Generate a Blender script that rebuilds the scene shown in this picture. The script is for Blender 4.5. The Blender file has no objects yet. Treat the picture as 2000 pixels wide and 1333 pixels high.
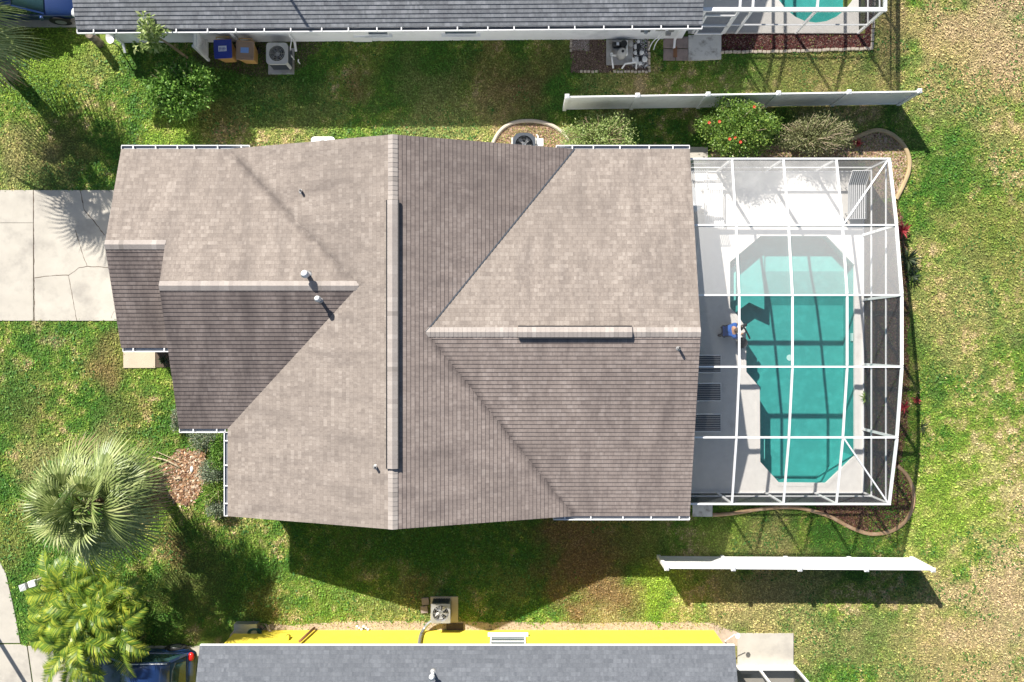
import bpy, bmesh, math, random
import numpy as np
from mathutils import Vector, Matrix, noise as mnoise
random.seed(7); rng = np.random.default_rng(7)
S = bpy.context.scene; COL = S.collection
H = 34.0; F = 1745.0; U0 = 1000.0; V0 = 666.5        # camera height, focal length in px of the 2000 px photo
# ---------------------------------------------------------------- camera, sky, sun, exposure
cam = bpy.data.cameras.new('camera'); camo = bpy.data.objects.new('camera', cam); COL.objects.link(camo)
camo.location = (0, 0, H); cam.lens = 36 * F / 2000; cam.sensor_width = 36; cam.clip_end = 500; S.camera = camo
SUN_EL = math.radians(40.3); SX, SY = -0.527, 0.85
sdir = Vector((SX * math.cos(SUN_EL), SY * math.cos(SUN_EL), math.sin(SUN_EL)))
W = bpy.data.worlds.new('World'); S.world = W; W.use_nodes = True
sky = W.node_tree.nodes.new('ShaderNodeTexSky'); sky.sky_type = 'NISHITA'; sky.sun_disc = False
sky.sun_elevation = SUN_EL; sky.sun_rotation = math.atan2(SX, SY)
bg = W.node_tree.nodes['Background']; bg.inputs[1].default_value = 0.066
W.node_tree.links.new(sky.outputs[0], bg.inputs[0])
sl = bpy.data.lights.new('sun', 'SUN'); sl.energy = 5.0; sl.angle = math.radians(0.5); sl.color = (1, .95, .87)
slo = bpy.data.objects.new('sun', sl); COL.objects.link(slo); slo.rotation_euler = (-sdir).to_track_quat('-Z', 'Y').to_euler()
slo.location = sdir * 60
S.view_settings.view_transform = 'Standard'; S.view_settings.look = 'None'; S.view_settings.gamma = 1
S.view_settings.exposure = 0.85
S.cycles.transparent_max_bounces = 24
# ---------------------------------------------------------------- helpers
def K(z): return (H - z) / F
def P(u, v, z=0.0): return Vector(((u - U0) * K(z), (V0 - v) * K(z), z))
def link(o): COL.objects.link(o); return o
def tag(o, label=None, cat=None, group=None, kind=None):
    if label: o['label'] = label
    if cat: o['category'] = cat
    if group: o['group'] = group
    if kind: o['kind'] = kind
    return o
def thing(name, label, cat, loc=(0, 0, 0), rz=0, group=None):
    o = link(bpy.data.objects.new(name, None)); o.location = loc; o.rotation_euler = (0, 0, rz)
    o.empty_display_size = .2
    return tag(o, label, cat, group)
def kids(o): return [c for c in bpy.data.objects if c.parent == o]
def copy_tree(o, parent=None):
    c = link(o.copy()); c.parent = parent
    for ch in kids(o): copy_tree(ch, c)
    return c
class MB:
    def __init__(s): s.v = []; s.f = []; s.uv = []; s.sm = []
    def add(s, vs, fs, uvs=None, smooth=False):
        b = len(s.v); s.v += [tuple(p) for p in vs]
        for i, f in enumerate(fs):
            s.f.append(tuple(b + k for k in f)); s.sm.append(smooth)
            s.uv.append(uvs[i] if uvs else None)
        return s
    def box(s, x0, x1, y0, y1, z0, z1):
        vs = [(x, y, z) for z in (z0, z1) for y in (y0, y1) for x in (x0, x1)]
        return s.add(vs, [(0, 2, 3, 1), (4, 5, 7, 6), (0, 1, 5, 4), (1, 3, 7, 5), (3, 2, 6, 7), (2, 0, 4, 6)])
    def beam(s, p, q, w, h=None, up=(0, 0, 1)):
        p, q = Vector(p), Vector(q); h = h or w; d = (q - p).normalized(); up = Vector(up)
        if abs(d.dot(up)) > .98: up = Vector((0, 1, 0))
        a = d.cross(up).normalized() * w / 2; b = a.cross(d).normalized() * h / 2
        vs = [p - a - b, p + a - b, p + a + b, p - a + b, q - a - b, q + a - b, q + a + b, q - a + b]
        return s.add(vs, [(3, 2, 1, 0), (4, 5, 6, 7), (0, 1, 5, 4), (1, 2, 6, 5), (2, 3, 7, 6), (3, 0, 4, 7)])
    def tube(s, pts, r, n=8, cap=True, smooth=True):
        pts = [Vector(p) for p in pts]; rs = r if isinstance(r, (list, tuple)) else [r] * len(pts); vs = []; ref = None
        for i, p in enumerate(pts):
            d = (pts[min(i + 1, len(pts) - 1)] - pts[max(i - 1, 0)]).normalized()
            if ref is None: ref = Vector((0, 0, 1)) if abs(d.z) < .9 else Vector((1, 0, 0))
            a = d.cross(ref).normalized(); b = d.cross(a).normalized(); ref = -b if False else ref
            for k in range(n):
                t = 2 * math.pi * k / n; vs.append(p + (a * math.cos(t) + b * math.sin(t)) * rs[i])
        fs = [(i * n + k, i * n + (k + 1) % n, (i + 1) * n + (k + 1) % n, (i + 1) * n + k) for i in range(len(pts) - 1) for k in range(n)]
        s.add(vs, fs, smooth=smooth)
        if cap:
            b = len(s.v) - len(vs)
            s.f += [tuple(b + k for k in range(n))[::-1], tuple(b + (len(pts) - 1) * n + k for k in range(n))]; s.uv += [None, None]; s.sm += [False, False]
        return s
    def cyl(s, c, r, h, n=20, r2=None, smooth=True):
        c = Vector(c); return s.tube([c, c + Vector((0, 0, h))], [r, r if r2 is None else r2], n, smooth=smooth)
    def prism(s, poly, z0, z1):
        n = len(poly)
        a = sum(poly[i][0] * poly[(i + 1) % n][1] - poly[(i + 1) % n][0] * poly[i][1] for i in range(n))
        if a < 0: poly = poly[::-1]
        vs = [(p[0], p[1], z0) for p in poly] + [(p[0], p[1], z1) for p in poly]
        return s.add(vs, [tuple(range(n))[::-1], tuple(range(n, 2 * n))] + [(i, (i + 1) % n, n + (i + 1) % n, n + i) for i in range(n)])
    def ball(s, c, r, n=12, m=8, zr=None):
        c = Vector(c); r = (r, r, r) if not isinstance(r, (tuple, list)) else r
        vs = []
        for j in range(m + 1):
            ph = math.pi * j / m
            for k in range(n):
                t = 2 * math.pi * k / n
                vs.append(c + Vector((r[0] * math.sin(ph) * math.cos(t), r[1] * math.sin(ph) * math.sin(t), r[2] * math.cos(ph))))
        return s.add(vs, [(j * n + k, (j + 1) * n + k, (j + 1) * n + (k + 1) % n, j * n + (k + 1) % n) for j in range(m) for k in range(n)], smooth=True)
    def ribbon(s, pts, w, z0, z1, prof=None):
        """curb along a ground path: rounded strip with real height"""
        n = len(pts); pts = [Vector((p[0], p[1])) for p in pts]; vs = []
        pr = prof or [(-.5, 0), (-.42, .75), (-.2, 1), (.2, 1), (.42, .75), (.5, 0)]
        for i, p in enumerate(pts):
            d = (pts[min(i + 1, n - 1)] - pts[max(i - 1, 0)]).normalized(); a = Vector((-d.y, d.x))
            for (q, hh) in pr: vs.append((p.x + a.x * q * w, p.y + a.y * q * w, z0 + (z1 - z0) * hh))
        m = len(pr)
        return s.add(vs, [(i * m + k, (i + 1) * m + k, (i + 1) * m + k + 1, i * m + k + 1) for i in range(n - 1) for k in range(m - 1)]
                     + [tuple(range(m)), tuple(range((n - 1) * m, n * m))[::-1]], smooth=False)
    def build(s, name, mat, parent=None, bevel=0, loc=None):
        me = bpy.data.meshes.new(name); me.from_pydata(s.v, [], s.f); me.materials.append(mat)
        if any(s.uv):
            ul = me.uv_layers.new(name='UVMap'); i = 0
            for p, uv in zip(me.polygons, s.uv):
                for j, li in enumerate(p.loop_indices):
                    if uv: ul.data[li].uv = uv[j]
        me.polygons.foreach_set('use_smooth', s.sm); me.update()
        o = link(bpy.data.objects.new(name, me)); o.parent = parent
        if loc: o.location = loc
        if bevel:
            b = o.modifiers.new('bevel', 'BEVEL'); b.width = bevel; b.segments = 2; b.limit_method = 'ANGLE'; b.angle_limit = math.radians(40)
        return o
def smooth_path(pts, n=8, closed=False):
    out = []; N = len(pts); pts = [Vector(p) for p in pts]
    for i in range(N if closed else N - 1):
        a, b, c, d = [pts[(i + k) % N] if closed else pts[max(0, min(N - 1, i + k))] for k in (-1, 0, 1, 2)]
        for j in range(n):
            t = j / n
            out.append(.5 * ((2 * b) + (c - a) * t + (2 * a - 5 * b + 4 * c - d) * t * t + (3 * b - a - 3 * c + d) * t ** 3))
    if not closed: out.append(pts[-1])
    return out
# ---------------------------------------------------------------- materials
def mat(name):
    m = bpy.data.materials.new(name); m.use_nodes = True; nt = m.node_tree
    return m, nt, nt.nodes['Principled BSDF'], nt.nodes['Material Output']
def N(nt, t, **kw):
    n = nt.nodes.new('ShaderNode' + t)
    for k, v in kw.items(): setattr(n, k, v)
    return n
def obj_noise(nt, scale, detail=3, rough=.5, vec='Object', stretch=None):
    tc = N(nt, 'TexCoord'); nz = N(nt, 'TexNoise'); nz.inputs['Scale'].default_value = scale
    nz.inputs['Detail'].default_value = detail; nz.inputs['Roughness'].default_value = rough
    if stretch:
        mp = N(nt, 'Mapping'); mp.inputs['Scale'].default_value = stretch
        nt.links.new(tc.outputs[vec], mp.inputs[0]); nt.links.new(mp.outputs[0], nz.inputs['Vector'])
    else: nt.links.new(tc.outputs[vec], nz.inputs['Vector'])
    return nz.outputs['Fac']
def ramp(nt, fac, stops):
    r = N(nt, 'ValToRGB'); e = r.color_ramp.elements
    while len(e) < len(stops): e.new(.5)
    for i, (p, c) in enumerate(stops):
        e[i].position = p; e[i].color = (*c, 1) if not isinstance(c, (int, float)) else (c, c, c, 1)
    nt.links.new(fac, r.inputs[0]); return r.outputs[0]
def mix(nt, fac, a, b, mode='MIX'):
    m = N(nt, 'Mix', data_type='RGBA', blend_type=mode)
    for s, x in ((0, fac), (6, a), (7, b)):
        if hasattr(x, 'is_linked') or hasattr(x, 'links'): nt.links.new(x, m.inputs[s])
        else: m.inputs[s].default_value = x if s == 0 else (*x[:3], 1)
    return m.outputs[2]
def bump(nt, h, bs, strength=.3, dist=.01):
    b = N(nt, 'Bump'); b.inputs['Strength'].default_value = strength; b.inputs['Distance'].default_value = dist
    nt.links.new(h, b.inputs['Height']); nt.links.new(b.outputs[0], bs.inputs['Normal'])
def plain(name, c, rough=.5, var=.12, scale=3, metal=0, spec=.5, dirt=None, dscale=.7, dlo=.45, dhi=.7, bmp=0, bscale=60):
    """a surface colour with mild large and small variation and optional dirt blotches"""
    m, nt, b, o = mat(name)
    f = obj_noise(nt, scale, 5, .6); c2 = tuple(x * (1 - var) for x in c)
    col = mix(nt, ramp(nt, f, [(.3, 0.), (.7, 1.)]), c2, c)
    if dirt:
        f2 = obj_noise(nt, dscale, 6, .65); col = mix(nt, ramp(nt, f2, [(dlo, 0.), (dhi, 1.)]), col, dirt)
    nt.links.new(col, b.inputs['Base Color'])
    b.inputs['Roughness'].default_value = rough; b.inputs['Metallic'].default_value = metal
    b.inputs['Specular IOR Level'].default_value = spec
    if bmp: bump(nt, obj_noise(nt, bscale, 3), b, bmp, .01)
    return m
def leafmat(name, stops, rough=.45, trans=.25, patch=.9, spec=.4):
    """foliage colour varies per leaf and by clump"""
    m, nt, b, o = mat(name)
    g = N(nt, 'NewGeometry'); f = obj_noise(nt, patch, 2)
    mm = N(nt, 'Math', operation='MULTIPLY_ADD'); nt.links.new(g.outputs['Random Per Island'], mm.inputs[0]); mm.inputs[1].default_value = .6
    m2 = N(nt, 'Math', operation='MULTIPLY'); nt.links.new(f, m2.inputs[0]); m2.inputs[1].default_value = .4
    nt.links.new(m2.outputs[0], mm.inputs[2])
    col = ramp(nt, mm.outputs[0], stops); nt.links.new(col, b.inputs['Base Color'])
    b.inputs['Roughness'].default_value = rough; b.inputs['Specular IOR Level'].default_value = spec
    t = N(nt, 'BsdfTranslucent'); nt.links.new(col, t.inputs[0]); mx = N(nt, 'MixShader'); mx.inputs[0].default_value = trans
    nt.links.new(b.outputs[0], mx.inputs[1]); nt.links.new(t.outputs[0], mx.inputs[2]); nt.links.new(mx.outputs[0], o.inputs[0])
    return m
def shingle(name, base, lo, hi, streak, streak_amt, streak_lo, streak_hi, ripple=1.0, grad=None, val=None):
    """3-tab shingles from the roof plane's own UV in metres (u along the eave, v up the slope)"""
    m, nt, b, o = mat(name)
    tc = N(nt, 'TexCoord'); br = N(nt, 'TexBrick'); br.offset = .5; br.offset_frequency = 2; br.squash = 1
    br.inputs['Color1'].default_value = (0, 0, 0, 1); br.inputs['Color2'].default_value = (1, 1, 1, 1); br.inputs['Mortar'].default_value = (.5, .5, .5, 1)
    br.inputs['Scale'].default_value = 1; br.inputs['Mortar Size'].default_value = .0045; br.inputs['Mortar Smooth'].default_value = .1
    br.inputs['Brick Width'].default_value = .33; br.inputs['Row Height'].default_value = ROW; br.inputs['Bias'].default_value = 0
    nt.links.new(tc.outputs['UV'], br.inputs['Vector'])
    b2 = N(nt, 'TexBrick'); b2.offset = .37; b2.offset_frequency = 3
    for k_, v_ in (('Color1', (0, 0, 0, 1)), ('Color2', (1, 1, 1, 1)), ('Mortar', (.5, .5, .5, 1))): b2.inputs[k_].default_value = v_
    for k_, v_ in (('Scale', 1), ('Mortar Size', 0), ('Brick Width', .088), ('Row Height', ROW / 1.0), ('Bias', 0)): b2.inputs[k_].default_value = v_
    nt.links.new(tc.outputs['UV'], b2.inputs['Vector'])
    bc = mix(nt, .5, br.outputs['Color'], b2.outputs['Color'])
    col = ramp(nt, bc, [(.12, lo), (.5, base), (.6, base), (.9, hi)])
    col = mix(nt, .38, col, ramp(nt, obj_noise(nt, 16, 4, .75), [(.34, lo), (.66, hi)]))                     # granule mottling
    col = mix(nt, ramp(nt, obj_noise(nt, .33, 4, .55), [(.3, 0.), (.75, .5)]), col, tuple(x * .78 for x in base))  # broad weathering
    sv = obj_noise(nt, 1, 5, .65, 'UV', (1.6, .35, 1)); col = mix(nt, ramp(nt, sv, [(streak_lo, 0.), (streak_hi, streak_amt)]), col, streak)
    if grad:   # more stained north half of the slope
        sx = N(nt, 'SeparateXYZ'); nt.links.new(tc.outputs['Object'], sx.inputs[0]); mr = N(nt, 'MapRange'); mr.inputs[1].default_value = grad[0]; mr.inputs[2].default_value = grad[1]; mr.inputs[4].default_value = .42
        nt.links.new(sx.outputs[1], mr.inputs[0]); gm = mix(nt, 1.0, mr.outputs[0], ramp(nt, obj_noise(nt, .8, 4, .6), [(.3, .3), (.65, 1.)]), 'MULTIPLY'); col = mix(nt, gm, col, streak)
    for (ka, kb, kc, ylo, yhi) in (val or []):      # leaf grime washed down along a valley line ka*x + kb*y = kc
        sx = N(nt, 'SeparateXYZ'); nt.links.new(tc.outputs['Object'], sx.inputs[0])
        m1 = N(nt, 'Math', operation='MULTIPLY_ADD'); nt.links.new(sx.outputs[0], m1.inputs[0]); m1.inputs[1].default_value = ka; m1.inputs[2].default_value = -kc
        m2 = N(nt, 'Math', operation='MULTIPLY_ADD'); nt.links.new(sx.outputs[1], m2.inputs[0]); m2.inputs[1].default_value = kb; nt.links.new(m1.outputs[0], m2.inputs[2])
        m3 = N(nt, 'Math', operation='ABSOLUTE'); nt.links.new(m2.outputs[0], m3.inputs[0])
        mr = N(nt, 'MapRange'); mr.inputs[1].default_value = .02; mr.inputs[2].default_value = .38; mr.inputs[3].default_value = .8; mr.inputs[4].default_value = 0; nt.links.new(m3.outputs[0], mr.inputs[0])
        g1 = N(nt, 'Math', operation='GREATER_THAN'); nt.links.new(sx.outputs[1], g1.inputs[0]); g1.inputs[1].default_value = ylo
        g2 = N(nt, 'Math', operation='LESS_THAN'); nt.links.new(sx.outputs[1], g2.inputs[0]); g2.inputs[1].default_value = yhi
        fm = mix(nt, 1.0, mr.outputs[0], g1.outputs[0], 'MULTIPLY'); fm = mix(nt, 1.0, fm, g2.outputs[0], 'MULTIPLY'); fm = mix(nt, 1.0, fm, ramp(nt, obj_noise(nt, 2.4, 5, .7), [(.35, .1), (.6, 1.)]), 'MULTIPLY')
        col = mix(nt, fm, col, tuple(x * .9 for x in streak))
    mo = N(nt, 'Math', operation='MULTIPLY'); nt.links.new(br.outputs['Fac'], mo.inputs[0]); mo.inputs[1].default_value = .38 * ripple
    col = mix(nt, mo.outputs[0], col, tuple(x * .35 for x in base))
    nt.links.new(col, b.inputs['Base Color']); b.inputs['Roughness'].default_value = .92; b.inputs['Specular IOR Level'].default_value = .2
    bump(nt, obj_noise(nt, 90, 2), b, .35, .006)
    return m
ROW = .143
M = {}
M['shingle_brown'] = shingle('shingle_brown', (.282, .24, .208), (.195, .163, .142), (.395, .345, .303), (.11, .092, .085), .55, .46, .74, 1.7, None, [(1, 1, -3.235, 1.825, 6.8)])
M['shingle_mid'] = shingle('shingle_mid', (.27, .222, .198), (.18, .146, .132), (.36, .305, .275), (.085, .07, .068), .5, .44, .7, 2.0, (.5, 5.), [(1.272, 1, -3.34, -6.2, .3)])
M['shingle_dark'] = shingle('shingle_dark', (.20, .165, .15), (.13, .106, .10), (.27, .228, .21), (.055, .046, .047), .6, .42, .68, 2.0)  # darker shingle tone for the south slopes of the west wing
M['cap_brown'] = shingle('cap_brown', (.36, .32, .29), (.29, .255, .235), (.46, .415, .38), (.2, .17, .16), .3, .5, .8)
M['shingle_grey'] = shingle('shingle_grey', (.175, .185, .198), (.095, .10, .112), (.29, .30, .32), (.08, .08, .09), .4, .5, .75)
M['shingle_slate'] = shingle('shingle_slate', (.14, .15, .168), (.092, .10, .115), (.20, .213, .235), (.14, .15, .17), .3, .5, .8, .5)
M['white'] = plain('white_paint', (.86, .86, .85), .4, .06, 2, dirt=(.55, .54, .48), dscale=.8, dlo=.55, dhi=.9)
M['alu'] = plain('white_aluminium', (.82, .82, .82), .35, .05, 4)
M['stucco'] = plain('white_stucco', (.86, .87, .88), .8, .06, 3, dirt=(.42, .44, .45), dscale=.5, dlo=.55, dhi=.85, bmp=.3, bscale=40)
M['yellow'] = plain('yellow_stucco', (.78, .63, .06), .85, .12, 2, dirt=(.55, .42, .10), dscale=1.5, dlo=.6, dhi=.85, bmp=.2, bscale=40)
M['concrete'] = plain('concrete', (.48, .445, .385), .85, .16, 1.2, dirt=(.24, .22, .20), dscale=.9, dlo=.5, dhi=.85, bmp=.2, bscale=50)
M['concrete_tan'] = plain('tan_concrete', (.50, .42, .31), .85, .12, 1.5, bmp=.2)
M['old_concrete'] = plain('stained_concrete', (.62, .61, .57), .9, .15, 3, dirt=(.13, .11, .09), dscale=2.6, dlo=.5, dhi=.72, bmp=.4, bscale=30)
M['deck'] = plain('deck_coating', (.72, .69, .65), .75, .09, 5, dirt=(.45, .42, .38), dscale=1.4, dlo=.6, dhi=.85, bmp=.25, bscale=90)
M['curb'] = plain('curb_terracotta', (.47, .30, .17), .85, .3, 3.5, dirt=(.52, .40, .28), dscale=2.5, dlo=.5, dhi=.75, bmp=.4, bscale=25)
M['curb_pale'] = plain('curb_pale', (.58, .50, .40), .85, .25, 4, bmp=.4, bscale=25)
M['curb_tan'] = plain('curb_tan', (.48, .36, .20), .85, .25, 4, bmp=.4, bscale=25)
M['black'] = plain('black_plastic', (.02, .021, .023), .5, .2, 5)
M['dark'] = plain('dark_opening', (.012, .012, .014), .6, .1, 5)
M['graymetal'] = plain('grey_metal', (.40, .41, .42), .4, .1, 6, metal=.6)
M['galv'] = plain('galvanised_metal', (.5, .5, .5), .45, .12, 6, metal=.5, dirt=(.3, .27, .22), dscale=3)
M['charcoal'] = plain('charcoal_paint', (.055, .065, .08), .45, .15, 6)
M['beigemetal'] = plain('beige_metal', (.50, .49, .46), .45, .08, 6)
M['copper'] = plain('rust_brown', (.24, .11, .05), .7, .2, 6)
M['bark'] = plain('palm_bark', (.17, .135, .105), .95, .4, 8, dirt=(.30, .25, .2), dscale=5, bmp=.9, bscale=22)
M['wood'] = plain('branch_wood', (.42, .31, .2), .85, .25, 7, bmp=.4)
M['deadwood'] = plain('dead_frond', (.50, .40, .27), .9, .25, 6)
M['rubber'] = plain('tyre_rubber', (.02, .02, .02), .8, .1, 9)
M['brick'] = plain('paver_pink', (.33, .26, .235), .9, .2, 6, dirt=(.18, .15, .13), dscale=4)
M['sand'] = plain('bare_sand', (.52, .41, .31), .95, .2, 5, dirt=(.33, .25, .17), dscale=2.2, dlo=.5, dhi=.75, bmp=.6, bscale=18)
M['soil'] = plain('dark_soil', (.12, .085, .06), .95, .4, 6, bmp=.8, bscale=14)
M['mulchbase'] = plain('mulch_base', (.13, .06, .045), .95, .5, 9, bmp=.8, bscale=16)
M['blue_lid'] = plain('blue_plastic', (.02, .045, .32), .4, .08, 5)
M['brown_bin'] = plain('brown_plastic', (.30, .20, .135), .5, .08, 5)
M['tan_bin'] = plain('tan_plastic', (.48, .28, .09), .55, .1, 5)
M['label'] = plain('sticker_white', (.75, .78, .82), .5, .15, 40)
M['label_blue'] = plain('sticker_blue', (.2, .35, .7), .5, .2, 30)
M['skin'] = plain('skin', (.56, .32, .20), .5, .12, 8)
M['hair'] = plain('hair', (.12, .08, .055), .8, .3, 30)
M['shirt'] = plain('blue_shirt', (.03, .13, .48), .8, .2, 14)
M['jeans'] = plain('denim', (.05, .075, .15), .85, .3, 22)
M['teal_hose'] = plain('green_hose', (.01, .09, .085), .4, .3, 9)
M['carpaint'], _nt, _b, _o = mat('blue_car_paint'); _b.inputs['Base Color'].default_value = (.012, .035, .13, 1); _b.inputs['Metallic'].default_value = .35
_b.inputs['Roughness'].default_value = .3; _b.inputs['Coat Weight'].default_value = 1; _b.inputs['Coat Roughness'].default_value = .04
M['carpaint_dark'], _nt, _b, _o = mat('navy_car_paint'); _b.inputs['Base Color'].default_value = (.016, .045, .15, 1); _b.inputs['Metallic'].default_value = .3
_b.inputs['Roughness'].default_value = .32; _b.inputs['Coat Weight'].default_value = 1; _b.inputs['Coat Roughness'].default_value = .05
M['glass'], _nt, _b, _o = mat('dark_glass'); _b.inputs['Base Color'].default_value = (.02, .05, .055, 1); _b.inputs['Roughness'].default_value = .06; _b.inputs['Specular IOR Level'].default_value = .9
M['red_lens'] = plain('red_lens', (.55, .02, .015), .2, .1, 10)
M['clear_lens'] = plain('clear_lens', (.6, .62, .62), .12, .2, 20)
M['green_leaf'] = leafmat('leaf_dark_glossy', [(0., (.03, .08, .015)), (.5, (.12, .26, .035)), (1., (.34, .50, .10))], .55, spec=.3)
M['hib_leaf'] = leafmat('leaf_hibiscus', [(0., (.05, .12, .02)), (.5, (.16, .28, .045)), (1., (.38, .46, .09))], .4)
M['dry_leaf'] = leafmat('leaf_greyish', [(0., (.07, .09, .03)), (.5, (.21, .23, .09)), (1., (.48, .46, .26))], .6)
M['pale_leaf'] = leafmat('leaf_pale', [(0., (.08, .14, .03)), (.5, (.27, .37, .10)), (1., (.6, .62, .3))], .5)
M['silver_leaf'] = leafmat('leaf_silver', [(0., (.07, .1, .06)), (.5, (.2, .25, .16)), (1., (.42, .46, .34))], .6)
M['fan_leaf'] = leafmat('sabal_leaf', [(0., (.06, .09, .025)), (.4, (.19, .25, .07)), (.75, (.38, .43, .16)), (1., (.60, .57, .28))], .42, .15, spec=.5)
M['dead_leaf'] = leafmat('dead_leaf', [(0., (.14, .09, .055)), (.5, (.3, .21, .13)), (1., (.5, .4, .27))], .8)
M['areca_leaf'] = leafmat('areca_leaf', [(0., (.03, .08, .012)), (.4, (.12, .22, .025)), (.7, (.33, .40, .04)), (.92, (.62, .56, .08)), (1., (.60, .38, .08))], .4, .3)
M['red_leaf'] = leafmat('red_leaf', [(0., (.1, .012, .02)), (.5, (.35, .04, .05)), (1., (.6, .12, .1))], .5)
M['black_leaf'] = leafmat('spider_leaf', [(0., (.01, .02, .012)), (.5, (.03, .05, .025)), (1., (.08, .1, .04))], .5)
M['flower'] = plain('red_petal', (.75, .06, .03), .5, .2, 20)
M['yellow_leaf'] = leafmat('yellow_fern', [(0., (.12, .14, .02)), (.5, (.4, .34, .05)), (1., (.6, .42, .08))], .5)
def attrmat(name, rough=.8, trans=.0, spec=.2, bmp=0):
    m, nt, b, o = mat(name)
    a = N(nt, 'Attribute'); a.attribute_name = 'Col'; g = N(nt, 'NewGeometry')
    col = mix(nt, 1.0, a.outputs['Color'], ramp(nt, g.outputs['Random Per Island'], [(0., .62), (1., 1.38)]), 'MULTIPLY') if trans else a.outputs['Color']
    if bmp:
        col = mix(nt, 1.0, col, ramp(nt, obj_noise(nt, 14, 4, .7), [(.3, .55), (.7, 1.25)]), 'MULTIPLY')
        bump(nt, obj_noise(nt, 20, 4, .7), b, bmp, .05)
    nt.links.new(col, b.inputs['Base Color']); b.inputs['Roughness'].default_value = rough; b.inputs['Specular IOR Level'].default_value = spec
    if trans:
        t = N(nt, 'BsdfTranslucent'); nt.links.new(col, t.inputs[0]); mx = N(nt, 'MixShader'); mx.inputs[0].default_value = trans
        nt.links.new(b.outputs[0], mx.inputs[1]); nt.links.new(t.outputs[0], mx.inputs[2]); nt.links.new(mx.outputs[0], o.inputs[0])
    return m
M['turf'] = attrmat('turf_soil', .95, 0, .1, .8)
M['blade'] = attrmat('grass_blade', .6, .2, .25)
def screenmat(name, open_=.74, wire=(.045, .047, .052), glare=0.0, tangent=(0, 1, -.24), grough=.3, an=.5, patchy=False):
    """insect mesh: the share of wire in the view grows as it is seen more edge-on; wires glint along one direction"""
    m, nt, b, o = mat(name)
    g = N(nt, 'NewGeometry'); d = N(nt, 'VectorMath', operation='DOT_PRODUCT')
    nt.links.new(g.outputs['Normal'], d.inputs[0]); nt.links.new(g.outputs['Incoming'], d.inputs[1])
    ab = N(nt, 'Math', operation='ABSOLUTE'); nt.links.new(d.outputs['Value'], ab.inputs[0])
    mxn = N(nt, 'Math', operation='MAXIMUM'); nt.links.new(ab.outputs[0], mxn.inputs[0]); mxn.inputs[1].default_value = .12
    inv = N(nt, 'Math', operation='DIVIDE'); inv.inputs[0].default_value = 1; nt.links.new(mxn.outputs[0], inv.inputs[1])
    pw = N(nt, 'Math', operation='POWER'); pw.inputs[0].default_value = open_; nt.links.new(inv.outputs[0], pw.inputs[1])
    tr = N(nt, 'BsdfTransparent'); df = N(nt, 'BsdfDiffuse'); df.inputs[0].default_value = (*wire, 1)
    body = df.outputs[0]
    if glare:
        gl = N(nt, 'BsdfAnisotropic'); gl.inputs['Roughness'].default_value = grough; gl.inputs['Anisotropy'].default_value = an
        gl.inputs['Color'].default_value = (1, 1, 1, 1)
        cx = N(nt, 'CombineXYZ')
        for i in range(3): cx.inputs[i].default_value = tangent[i]
        nt.links.new(cx.outputs[0], gl.inputs['Tangent'])
        ms = N(nt, 'MixShader'); ms.inputs[0].default_value = glare
        if patchy: nt.links.new(ramp(nt, obj_noise(nt, 1.1, 7, .7), [(.36, glare * .62), (.62, glare)]), ms.inputs[0])
        nt.links.new(body, ms.inputs[1]); nt.links.new(gl.outputs[0], ms.inputs[2]); body = ms.outputs[0]
    fin = N(nt, 'MixShader'); nt.links.new(pw.outputs[0], fin.inputs[0]); nt.links.new(body, fin.inputs[1]); nt.links.new(tr.outputs[0], fin.inputs[2])
    nt.links.new(fin.outputs[0], o.inputs[0]); return m
M['screen'] = screenmat('screen_mesh', .84)
M['screen_glint'] = screenmat('screen_mesh_roof', .8, (.05, .05, .055), .85, (0, 1, 0), .76, .5)
M['screen_clear'] = screenmat('screen_mesh_clear', .82, (.04, .042, .046), .18, (0, 1, 0), .72, .5)
M['screen_glare'] = screenmat('screen_mesh_glare', .78, (.22, .22, .23), .5, (0, 1, 0), .68, .5, True)  # paler wire and patchy gloss put the white sun glare into these panels
M['screen_wall'] = screenmat('screen_mesh_wall', .74, (.06, .062, .068))
# pool
def watermat(name):
    m, nt, b, o = mat(name)
    tr = N(nt, 'BsdfTransparent'); tr.inputs[0].default_value = (.80, .97, .95, 1)
    gl = N(nt, 'BsdfGlossy'); gl.inputs['Roughness'].default_value = .06; gl.inputs[0].default_value = (1, 1, 1, 1)
    ge = N(nt, 'NewGeometry'); dp = N(nt, 'VectorMath', operation='DOT_PRODUCT'); nt.links.new(ge.outputs['Normal'], dp.inputs[0]); nt.links.new(ge.outputs['Incoming'], dp.inputs[1])
    ab = N(nt, 'Math', operation='ABSOLUTE'); nt.links.new(dp.outputs['Value'], ab.inputs[0]); om = N(nt, 'Math', operation='SUBTRACT'); om.inputs[0].default_value = 1; nt.links.new(ab.outputs[0], om.inputs[1])
    p5 = N(nt, 'Math', operation='POWER'); nt.links.new(om.outputs[0], p5.inputs[0]); p5.inputs[1].default_value = 5
    fr = N(nt, 'Math', operation='MULTIPLY_ADD'); nt.links.new(p5.outputs[0], fr.inputs[0]); fr.inputs[1].default_value = .97; fr.inputs[2].default_value = .025
    bp = N(nt, 'Bump'); bp.inputs['Strength'].default_value = .5; bp.inputs['Distance'].default_value = .02
    nt.links.new(obj_noise(nt, 8, 4, .6), bp.inputs['Height']); nt.links.new(bp.outputs[0], gl.inputs['Normal']); pass
    ms = N(nt, 'MixShader'); nt.links.new(fr.outputs[0], ms.inputs[0]); nt.links.new(tr.outputs[0], ms.inputs[1]); nt.links.new(gl.outputs[0], ms.inputs[2])
    nt.links.new(ms.outputs[0], o.inputs[0]); return m
M['water'] = watermat('pool_water')
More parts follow.
